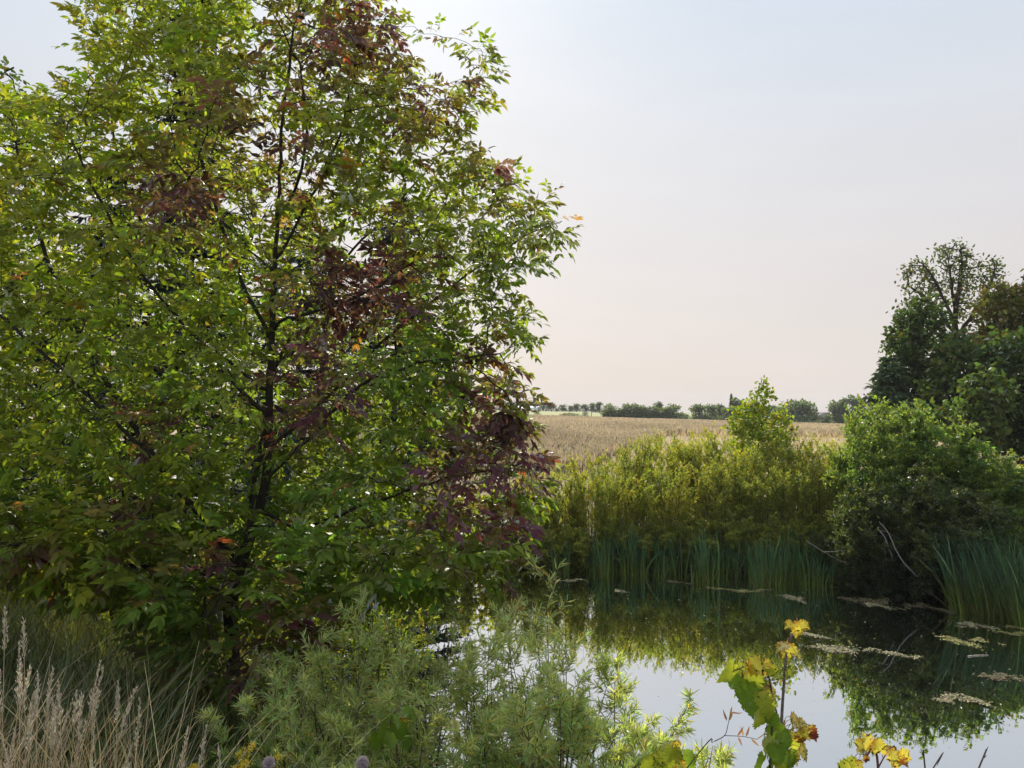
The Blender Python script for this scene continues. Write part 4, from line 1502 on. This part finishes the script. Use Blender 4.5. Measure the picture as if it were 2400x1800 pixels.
ML_half = [(0.02, .10), (-.08, .30), (.10, .30), (.08, .52), (.26, .40), (.34, .58), (.46, .44), (.62, .52), (.56, .30), (.72, .30), (.66, .16), (.84, .14), (1.0, 0.0)]
GL_half = [(-.10, .12), (-.14, .34), (.02, .46), (.10, .58), (.26, .52), (.34, .60), (.48, .50), (.58, .52), (.64, .36), (.76, .34), (.82, .18), (.92, .14), (1.0, 0.0)]


def leaf_mesh(name, half, col, col2, mat, spots=0):
    """a lobed leaf, slightly folded and curled, along +X with its stalk end at the origin"""
    teeth = []
    for k in range(len(half) - 1):
        x0, y0 = half[k]
        x1, y1 = half[k + 1]
        teeth.append((x0, y0))
        L_ = math.hypot(x1 - x0, y1 - y0)
        if L_ > .09 and k > 0:
            f = rng.uniform(.4, .55)
            teeth.append((x0 + (x1 - x0) * f + rng.normal(0, .008) + .03 * (.35 - x0), (y0 + (y1 - y0) * f) * .93))
            f = rng.uniform(.62, .74)
            teeth.append((x0 + (x1 - x0) * f, (y0 + (y1 - y0) * f) * 1.02 + .012))
    half = teeth + [half[-1]]
    nh = len(half)
    cv = rng.uniform(.1, .35)
    mid = [(0, 0, 0), (.33, 0, -.02), (.66, 0, -.12)]
    V = list(mid)
    C = [col2, col, col]
    for s in (1, -1):
        for x, y in half:
            V.append((x, s * y, .22 * abs(y) - cv * x * x + .035 * math.sin(9 * x + s * 2) - cv * y * y + rng.normal(0, .012)))
            C.append(np.array(col) * rng.uniform(.8, 1.15) * (1 - .0 * y) if rng.random() > .25 else np.array(col2) * rng.uniform(.8, 1.2))
    F = []
    for s in (0, 1):
        o = 3 + s * nh
        for k in range(nh - 1):
            x = (half[k][0] + half[k + 1][0]) / 2
            c = 0 if x < .12 else (1 if x < .52 else 2)
            F.append((c, o + k, o + k + 1) if s == 0 else (c, o + k + 1, o + k))
        # close the fans between centres
        k1 = min(range(nh - 1), key=lambda k: abs((half[k][0] + half[k + 1][0]) / 2 - .12) if (half[k][0] + half[k + 1][0]) / 2 >= .12 else 9)
        k2 = min(range(nh - 1), key=lambda k: abs((half[k][0] + half[k + 1][0]) / 2 - .52) if (half[k][0] + half[k + 1][0]) / 2 >= .52 else 9)
        F.append((0, o + k1, 1) if s == 0 else (0, 1, o + k1))
        F.append((1, o + k2, 2) if s == 0 else (1, 2, o + k2))
        F.append((0, 3 + s * nh, 3 + s * nh))
    F = [f for f in F if len(set(f)) == 3]
    a = Acc()
    a.add(np.array(V, float), np.array(F), np.array(C, float))
    if spots:
        for _ in range(spots):
            x, y = rng.uniform(.25, .7), rng.uniform(-.25, .25)
            r = rng.uniform(.025, .05)
            g = np.arange(7) * 2 * math.pi / 7
            for zo in (.02, -.035):
                a.add(np.stack([x + r * np.cos(g), y + r * np.sin(g), .22 * abs(y) - cv * x * x - cv * y * y + zo + 0 * g], -1), np.array([[0, 1, 2, 3, 4, 5, 6]]), (.012, .01, .008))
    return a.mesh(name, mat)


M_MAPLE = leaf_mat("maple_leaf", 0.52, 0.012, 0.5, (1.7, 1.7, .9), 1.1)
yel = (0.40, 0.35, 0.07)
lim = (0.27, 0.31, 0.04)
grn = (0.13, 0.21, 0.03)
brn = (0.16, 0.05, 0.02)
drk = (0.06, 0.015, 0.015)
LEAFM = {
    'y': [leaf_mesh('maple_leaf', ML_half, yel, (0.34, 0.17, .02), M_MAPLE, 3) for _ in range(4)],
    'l': [leaf_mesh('maple_leaf', ML_half, lim, yel, M_MAPLE, 2) for _ in range(2)],
    'g': [leaf_mesh('grape_leaf', GL_half, grn, (0.15, 0.22, .02), M_MAPLE) for _ in range(3)],
    'G': [leaf_mesh('grape_leaf', GL_half, lim, (0.33, 0.35, .05), M_MAPLE) for _ in range(2)],
    'b': [leaf_mesh('maple_leaf', ML_half, brn, yel, M_MAPLE) for _ in range(2)],
    'd': [leaf_mesh('maple_leaf', ML_half, drk, brn, M_MAPLE) for _ in range(1)],
}
from mathutils import Matrix


def hang_leaf(parent, kind, pos, size, d, nrm, label=None):
    m = LEAFM[kind][rng.integers(len(LEAFM[kind]))]
    o = bpy.data.objects.new('leaf', m)
    COL.objects.link(o)
    o.parent = parent
    d = norm(np.asarray(d, float))
    s = norm(np.cross(np.asarray(nrm, float), d))
    nn = np.cross(d, s)
    M = Matrix(((d[0], s[0], nn[0], 0), (d[1], s[1], nn[1], 0), (d[2], s[2], nn[2], 0), (0, 0, 0, 1)))
    M = Matrix.Translation(Vector(pos - np.array(parent.location))) @ M @ Matrix.Diagonal((size, size * rng.uniform(.85, 1.05), size, 1))
    o.matrix_local = M
    if label:
        o['label'] = label
    return o


def leafy(root, stem, leaves, Y, sz, petc=(.20, .10, .05)):
    """leaves given by pixel of their middle; each gets a stalk from the nearest stem point"""
    a = Acc()
    for u, v, k, s, dx, dz in leaves:
        yy = Y + rng.normal(0, .10)
        size = s * .82 * rng.uniform(.85, 1.1) * yy / FPX
        d = norm(np.array([dx, rng.normal(-.25, .25), dz]))
        c = P(u, v, yy) - d * size * .45
        j = int(np.argmin(np.linalg.norm(stem - c - [0, 0, -.03], axis=1)))
        mid = (stem[j] + c) / 2 + [0, 0, .02]
        line_tube(a, np.array([stem[j], mid, c]), .0016, .0011, 4, petc)
        nrm = norm(np.array([rng.normal(0, .75), rng.normal(-.6, .55), rng.uniform(.2, 1.0)]))
        hang_leaf(root, k, c, size, d, nrm)
    part('leaf_stalks', a, M_BARK, root)


# main yellow maple sapling
Ym = 3.3
bx = P(1835, 1800, Ym)
base = np.array([bx[0], Ym, gz(bx[0], Ym) - .05])
root = thing('maple_sapling', 'young maple sapling with yellow leaves on a bare grey stem in front of the pond', 'sapling', base)
st = smooth_path(np.array([base, P(1832, 1760, Ym), P(1832, 1690, Ym), P(1836, 1620, Ym), P(1842, 1540, Ym), P(1852, 1500, Ym), P(1866, 1472, Ym), P(1864, 1462, Ym)]), 8)
a = Acc()
line_tube(a, st, .0085, .0022, 8, (.17, .13, .13))
part('stem', a, M_BARK, root, smooth=True)
LV = [(1850, 1464, 'y', 34, -1, -.5), (1876, 1470, 'y', 40, .3, -1), (1888, 1466, 'y', 36, 1, -.5), (1868, 1482, 'y', 30, -.2, -1),
      (1832, 1515, 'y', 40, -1, -.3), (1850, 1524, 'y', 40, -.2, -1), (1866, 1528, 'y', 44, .8, -.6), (1838, 1532, 'y', 30, -.3, -1),
      (1850, 1578, 'l', 26, .6, -.6), (1842, 1586, 'y', 22, .2, -1),
      (1868, 1692, 'y', 48, .7, -.7), (1884, 1700, 'y', 46, .8, -.8), (1858, 1702, 'l', 44, .1, -1), (1888, 1720, 'y', 44, .4, -1), (1838, 1702, 'b', 36, -.2, -1),
      (1876, 1730, 'b', 40, .2, -1), (1846, 1728, 'y', 44, -.2, -1), (1870, 1750, 'l', 52, .3, -1), (1886, 1766, 'y', 50, .6, -.8), (1860, 1776, 'y', 46, .2, -1),
      (1905, 1712, 'b', 34, .2, -1), (1908, 1726, 'd', 28, .1, -1)]
leafy(root, st, LV, Ym, 1)
# grape vine climbing beside it
Yg_ = 3.22
bx = P(1800, 1800, Yg_)
base = np.array([bx[0], Yg_, gz(bx[0], Yg_) - .05])
root = thing('grape_vine', 'wild grape vine with large green and lime leaves climbing beside the maple sapling', 'vine', base)
st = smooth_path(np.array([base, P(1806, 1750, Yg_), P(1822, 1690, Yg_), P(1812, 1640, Yg_), P(1800, 1580, Yg_), P(1780, 1550, Yg_), P(1750, 1560, Yg_), P(1715, 1575, Yg_)]), 7)
a = Acc()
line_tube(a, st, .005, .002, 6, (.12, .07, .05))
line_tube(a, smooth_path(np.array([P(1815, 1650, Yg_), P(1800, 1690, Yg_ - .05), P(1790, 1730, Yg_ - .05)]), 5), .003, .0015, 5, (.14, .09, .06))
part('vine_stem', a, M_BARK, root, smooth=True)
LV = [(1708, 1580, 'G', 74, -.6, -.8), (1720, 1592, 'g', 60, -.4, -1), (1750, 1572, 'y', 56, .2, -1), (1762, 1590, 'G', 70, .3, -1), (1776, 1560, 'y', 60, .8, .3),
      (1800, 1566, 'y', 56, .8, -.4), (1812, 1574, 'l', 44, .6, -.8), (1790, 1592, 'G', 64, .6, -.8), (1748, 1630, 'g', 78, -.4, -1), (1775, 1610, 'g', 56, 0, -1),
      (1808, 1622, 'y', 52, .6, -.6), (1790, 1640, 'l', 50, .3, -1), (1800, 1662, 'G', 52, .2, -1), (1766, 1662, 'g', 52, -.2, -1), (1790, 1686, 'G', 74, -.1, -1),
      (1812, 1690, 'g', 48, .3, -1), (1818, 1726, 'g', 62, 0, -1), (1838, 1740, 'g', 66, .3, -1), (1800, 1750, 'G', 50, -.6, -.8), (1822, 1766, 'g', 60, .2, -1),
      (1846, 1790, 'g', 66, .2, -1), (1810, 1790, 'g', 66, -.4, -1), (1780, 1796, 'g', 66, -.6, -1), (1830, 1800, 'l', 56, 0, -1), (1720, 1568, 'b', 30, .2, -1), (1740, 1582, 'b', 28, .1, -1)]
leafy(root, st, LV, Yg_, 1, (.13, .08, .04))
# second maple at the bottom edge
Y2 = 3.0
bx = P(2050, 1830, Y2)
base = np.array([bx[0], Y2, gz(bx[0], Y2) - .05])
root = thing('maple_sapling', 'smaller maple sapling with black-spotted yellow leaves at the bottom picture edge', 'sapling', base)
st = smooth_path(np.array([base, P(2058, 1800, Y2), P(2030, 1770, Y2), P(2040, 1745, Y2)]), 8)
st2 = smooth_path(np.array([P(2058, 1800, Y2), P(2075, 1770, Y2), P(2090, 1755, Y2)]), 6)
a = Acc()
line_tube(a, st, .006, .0018, 6, (.16, .08, .06))
line_tube(a, st2, .003, .0015, 6, (.16, .08, .06))
part('stem', a, M_BARK, root, smooth=True)
LV = [(2020, 1748, 'y', 46, -.8, -.5), (2034, 1736, 'y', 46, -.2, .6), (2052, 1742, 'y', 46, .3, .3), (2060, 1752, 'y', 50, .6, -.7), (2042, 1756, 'l', 44, 0, -1), (2076, 1756, 'y', 40, .6, -.3),
      (2092, 1774, 'y', 50, 0, -1), (2104, 1786, 'y', 52, .2, -1), (2122, 1774, 'y', 44, 1, -.4), (2118, 1784, 'b', 38, .8, -.8), (2030, 1780, 'b', 24, 0, -1), (2094, 1758, 'd', 26, -.4, .6),
      (1995, 1794, 'l', 50, -.8, -.4), (2012, 1800, 'y', 44, -.2, -1), (1978, 1800, 'l', 46, -.8, -.6)]
leafy(root, np.concatenate([st, st2]), LV, Y2, 1)
# bright grape leaves in the corner of the willow
Y3 = 3.6
bx = P(1590, 1830, Y3)
base = np.array([bx[0], Y3, gz(bx[0], Y3) - .05])
root = thing('grape_vine', 'low sunlit grape vine with lime and green leaves beside the lowest willow bush', 'vine', base)
st = smooth_path(np.array([base, P(1600, 1800, Y3), P(1590, 1770, Y3), P(1570, 1750, Y3)]), 7)
a = Acc()
line_tube(a, st, .005, .002, 6, (.12, .07, .05))
part('vine_stem', a, M_BARK, root, smooth=True)
LV = [(1560, 1752, 'G', 50, -.5, -.4), (1585, 1745, 'y', 44, .2, .3), (1600, 1765, 'G', 54, .6, -.6), (1575, 1775, 'G', 54, -.2, -1), (1612, 1790, 'g', 70, .5, -.8), (1545, 1780, 'l', 46, -.7, -.6), (1590, 1795, 'y', 46, 0, -1), (1560, 1798, 'G', 56, -.4, -1), (1588, 1772, 'd', 24, .3, -1), (1520, 1790, 'G', 50, -.8, -.6)]
leafy(root, st, LV, Y3, 1, (.13, .08, .04))

# grape leaves in the shade under the willow
Y4 = 4.6
bx = P(940, 1790, Y4)
base = np.array([bx[0], Y4, gz(bx[0], Y4) - .05])
root = thing('grape_vine', 'dark green grape vine with two yellow leaves shaded between the willow bushes', 'vine', base)
st = smooth_path(np.array([base, P(930, 1760, Y4), P(915, 1700, Y4), P(930, 1660, Y4), P(960, 1650, Y4)]), 7)
a = Acc()
line_tube(a, st, .005, .002, 6, (.10, .07, .05))
part('vine_stem', a, M_BARK, root, smooth=True)
LV = [(890, 1680, 'g', 46, -.6, -.7), (910, 1690, 'g', 44, .2, -1), (930, 1690, 'g', 44, .5, -.7), (945, 1695, 'y', 30, .2, -1), (888, 1692, 'y', 22, 0, -1), (960, 1670, 'g', 40, .7, -.4), (900, 1715, 'g', 44, -.3, -1), (935, 1715, 'g', 46, .2, -1), (970, 1690, 'g', 44, .6, -.8), (915, 1740, 'g', 48, 0, -1), (950, 1740, 'g', 46, .5, -1), (880, 1740, 'g', 46, -.6, -1)]
leafy(root, st, LV, Y4, 1, (.13, .08, .04))

# ------------------------------------------------------------------ bare and dried twigs
def twig(name, label, paths, Y, r0=.003, col=(.12, .09, .08), leaves=None):
    b0 = P(paths[0][0][0], paths[0][0][1], Y)
    g0 = gz(b0[0], Y)
    a = Acc()
    root = thing(name, label, 'twig', (b0[0], Y, g0 - .03))
    for i, pts in enumerate(paths):
        q = [P(u, v, Y) for u, v in pts]
        if i == 0:
            dd = q[0] - q[1]
            kk = (q[0][2] - g0 + .03) / max(-dd[2], .01)
            kk = min(kk, .5 / max(abs(dd[0]), 1e-3))
            q = [np.array([q[0][0] + dd[0] * kk, Y, g0 - .03])] + q
        line_tube(a, smooth_path(np.array(q), 5), r0 * (1.4 if i == 0 else .8), .0012, 5, col)
        if i == 0:
            for f in (.55, .8):
                pass
    part('stem', a, M_BARK, root, smooth=True)
    if leaves:
        f = Acc()
        B = np.array([P(u, v, Y) for u, v, _, _ in leaves])
        D = np.array([(dx, -.1, dz) for _, _, dx, dz in leaves], float)
        n = len(B)
        blades(f, B, D, rand_dirs(n) + [0, -1, .3], rng.uniform(.045, .06, n), .010, jitcol(n, (.26, .16, .08), .2, .1), LEAF8)
        part('dry_leaf', f, M_DRY, root)
    return root


twig('dry_twig', 'thin forked twig with a few hanging dried brown leaves over the bright water', [[(1640, 1762), (1670, 1740), (1698, 1724), (1706, 1700), (1712, 1670)], [(1698, 1724), (1740, 1726), (1776, 1733)]], 3.6, .0022,
     leaves=[(1708, 1690, .4, .9), (1712, 1668, .8, -.1), (1704, 1690, -.3, .8), (1712, 1680, .1, 1), (1730, 1726, .4, -1), (1748, 1727, .3, .9), (1760, 1730, .7, -.7), (1742, 1727, -.2, .9), (1728, 1725, .6, .9), (1772, 1732, .7, .5)])
twig('bare_twig', 'short bare twig poking up beside the small maple sapling', [[(2168, 1800), (2166, 1780), (2158, 1755)]], 3.0, .003)
twig('bare_twig', 'bare twig slanting up near the bottom picture corner', [[(2294, 1800), (2304, 1776), (2316, 1750)], [(2306, 1776), (2312, 1770)]], 3.0, .003)
twig('bare_twig', 'tiny bare twig tip between the two longer bare twigs', [[(2186, 1802), (2196, 1794)]], 3.0, .003)

# ------------------------------------------------------------------ dry grass in front, goldenrod and seed heads
def stalk(u, v, Y, lean, label, group, big=1.0, gold=False):
    tip = P(u, v, Y)
    bxp = tip[0] - lean
    z0 = gz(bxp, Y) - .04
    base = np.array([bxp, Y + rng.normal(0, .03), z0])
    H = tip[2] - z0
    root = thing('grass_stalk', label, 'grass stalk', base, group)
    t = np.linspace(0, 1, 9)
    pts = base + np.outer(t, [0, 0, H]) + np.outer(t ** 1.7, [lean, tip[1] - base[1], 0])
    col = (.34, .26, .10) if gold else (.40, .33, .20)
    a = Acc()
    line_tube(a, pts, .0024, .0009, 5, col)
    part('stem', a, M_DRY, root)
    m = int(95 * big)
    hl = rng.uniform(.16, .24) * big / H
    f = 1 - hl * rng.random(m) ** .8
    q = np.stack([np.interp(f, t, pts[:, c]) for c in range(3)], -1)
    ax = norm(pts[-1] - pts[-2])
    out = rand_dirs(m)
    D = norm(ax * rng.uniform(1.2, 2.4, m)[:, None] + out * .7)
    off = rng.uniform(0, .011, m) * big * (1 - f) / hl * 1.4
    s = Acc()
    blades(s, q + out * off[:, None] + ax * off[:, None] * 1.6, D, rand_dirs(m), rng.uniform(.010, .021, m), .0036, jitcol(m, (.42, .385, .32), .22, .06), LEAFQ)
    blades(s, q, out * .5 + ax, rand_dirs(m), np.maximum(off * 2, .004), .0012, np.array([.40, .34, .22]), LEAFQ)
    part('seed_head', s, M_DRY, root)
    # two drying leaf blades
    lb = Acc()
    k = rng.uniform(.15, .6, 3)
    bb = np.stack([np.interp(k, t, pts[:, c]) for c in range(3)], -1)
    strips(lb, bb, rand_dirs(3) * .7 + [0, 0, .8], rng.normal(0, .3, (3, 3)) - [0, 0, .5], rng.uniform(.15, .32, 3), .006, np.array([.30, .25, .12]), np.array([.40, .33, .2]), 5)
    part('blade', lb, M_DRY, root)


UNIQ = [(12, 1425, 3.2, -.03, 'tallest dry grass stalk, at the very picture edge'), (55, 1450, 3.2, .01, 'tall dry grass stalk second from the picture edge'),
        (44, 1505, 3.0, -.02, 'dry grass stalk with a drooping side spike just below the two tallest'),
        (124, 1565, 3.1, .06, 'dry grass stalk with a narrow spear head among the shorter stalks'), (236, 1550, 3.1, .12, 'dry grass stalk leaning towards the ash with a long split head'),
        (243, 1558, 3.0, .14, 'yellow-stemmed dry grass stalk crossing behind the long split head'), (277, 1597, 3.1, .03, 'upright dry grass stalk standing between two leaning ones'),
        (318, 1612, 3.0, .18, 'strongly leaning dry grass stalk in front of the dark shade under the ash'), (328, 1634, 3.1, .01, 'yellow-stalked upright dry grass in front of the dark shade'),
        (440, 1706, 2.9, .06, 'dry grass stalk with a pale spiky head under the lowest ash leaves'), (484, 1702, 2.9, .10, 'forked dry grass stalk beside the lowest maroon ash leaf'),
        (513, 1750, 2.9, -.04, 'short dark dry grass stalk next to the goldenrod')]
for i, (u, v, Y, l, lab) in enumerate(UNIQ):
    stalk(u, v, Y, l, lab, 'dry grass stalks at the picture corner', 1.0, 'yellow' in lab)
for k in range(32):
    u = rng.uniform(-30, 350) * rng.random() ** .35
    top = 1530 + (u / 350) * 150 + abs(rng.normal(0, 75))
    stalk(u, min(top, 1790), rng.uniform(2.7, 3.3), rng.normal(.05, .06), 'shorter pale dry grass stalk in the thick corner clump', 'short stalks of the corner grass clump', rng.uniform(.7, 1))
x = rng.uniform(-2.6, -.95, 1300)
y = rng.uniform(2.5, 3.5, 1300)
k = (x / y < -.44 + rng.normal(0, .06, 1300))
x, y = x[k], y[k]
n = len(x)
a = Acc()
strips(a, np.stack([x, y, ground_z(x, y) - .03], -1), rand_dirs(n) * .22 + [0.04, 0, 1], rng.normal(0, .22, (n, 3)) * [1, 1, .2] - [0, 0, .1], rng.uniform(.4, 1.05, n), rng.uniform(.003, .007, n),
       jitcol(n, (.20, .15, .08), .25, .08), jitcol(n, (.36, .29, .18), .25, .08), 5)
single('dry_grass', a, M_DRY, 'tangle of straw-coloured dry grass filling the picture corner', 'grass', kind='stuff')

for u, v, Y, lab in [(578, 1752, 3.4, 'tallest yellow goldenrod flower spray in front of the shade'), (556, 1796, 3.3, 'low golden goldenrod spray cut by the bottom picture edge'),
                     (440, 1800, 3.2, 'tiny goldenrod tip at the bottom edge under the dry grass'), (640, 1776, 3.5, 'dull yellow goldenrod spray behind the round seed head')]:
    p = P(u, v, Y)
    z0 = gz(p[0], Y) - .04
    root = thing('goldenrod', lab, 'flower', (p[0], Y, z0), 'goldenrod plants')
    H = p[2] - z0
    a = Acc()
    line_tube(a, np.array([(0, 0, z0), (0.01, 0, z0 + H * .5), (0, 0, z0 + H)]) + [p[0], Y, 0], .004, .002, 5, (.10, .11, .04))
    for q in range(5):
        az = rng.uniform(0, 6.28)
        e = p + np.array([math.cos(az) * .045, math.sin(az) * .045, -.02 - .01 * q])
        line_tube(a, np.array([p - [0, 0, .08 + .01 * q], (p + e) / 2 - [0, 0, .02], e]), .0015, .001, 4, (.13, .12, .03))
    part('stem', a, M_GRASS, root)
    f = Acc()
    m = 380
    q = rng.integers(0, 6, m)
    az = q * 1.047 + rng.normal(0, .25, m)
    s = rng.random(m) ** .7
    c = p + np.stack([np.cos(az) * s * .042, np.sin(az) * s * .042, -.065 + .075 * np.sin(s * 2.3) - .012 * q], -1) + rng.normal(0, .004, (m, 3))
    blades(f, c, rand_dirs(m, .8), rand_dirs(m), rng.uniform(.006, .011, m), .006, jitcol(m, (.46, .36, .04), .2, .08), LEAFQ)
    part('flower_spray', f, M_GRASS, root)
    l = Acc()
    m = 26
    zz = rng.uniform(.25, .9, m)
    blades(l, np.stack([np.full(m, p[0]), np.full(m, Y), z0 + H * zz], -1), rand_dirs(m) * [1, 1, .3] + [0, 0, .5], rand_dirs(m, 1), rng.uniform(.05, .09, m), .014, jitcol(m, (.07, .10, .03)), LEAF8)
    part('foliage', l, M_GRASS, root)

for u, v, lab in [(630, 1790, 'round mauve-grey dried flower head beside the goldenrod'), (850, 1789, 'round mauve-grey dried flower head below the willow bush')]:
    Yh = 3.0
    p = P(u, v, Yh)
    z0 = gz(p[0], Yh) - .04
    root = thing('dried_flower', lab, 'dried flower', (p[0], Yh, z0), 'round dried flower heads')
    a = Acc()
    line_tube(a, smooth_path(np.array([(p[0] + .015, Yh, z0), (p[0] + .02, Yh, (z0 + p[2]) / 2), (p[0], Yh, p[2] - .015)]), 4), .004, .003, 6, (.14, .12, .08))
    part('stem', a, M_BARK, root, smooth=True)
    m = 1500
    h = Acc()
    d = rand_dirs(m)
    d = norm(d)
    blades(h, p + d * [.016, .016, .019], d + rng.normal(0, .25, (m, 3)), rand_dirs(m), rng.uniform(.006, .010, m), .004, jitcol(m, (.36, .31, .34), .18, .05), LEAFQ)
    th = np.linspace(0, math.pi, 9)
    ph = np.arange(14) * 2 * math.pi / 14
    V = np.array([(math.sin(t) * math.cos(q) * .019, math.sin(t) * math.sin(q) * .019, math.cos(t) * .022) for t in th for q in ph]) + p
    F = [(i * 14 + j, (i + 1) * 14 + j, (i + 1) * 14 + (j + 1) % 14, i * 14 + (j + 1) % 14) for i in range(8) for j in range(14)]
    h.add(V, np.array(F), (.30, .26, .28))
    part('seed_head', h, M_DRY, root)

# ------------------------------------------------------------------ summer haze over the whole place
a = Acc()
box(a, (0, 750, 17.5), (3000, 2440, 42), (1, 1, 1))
m, n_, l_ = new_mat("haze_air")
pv = n_.new("ShaderNodeVolumePrincipled")
pv.inputs['Color'].default_value = (0.90, 0.92, 0.95, 1)
pv.inputs['Density'].default_value = 0.00022
pv.inputs['Anisotropy'].default_value = 0.0
ov = n_.new("ShaderNodeOutputMaterial")
l_.new(pv.outputs[0], ov.inputs['Volume'])
o = single('haze', a, m, 'thin pale summer haze over the whole landscape', 'haze', kind='stuff')

print('objects', len(bpy.data.objects), 'polys', sum(len(m.polygons) for m in bpy.data.meshes))
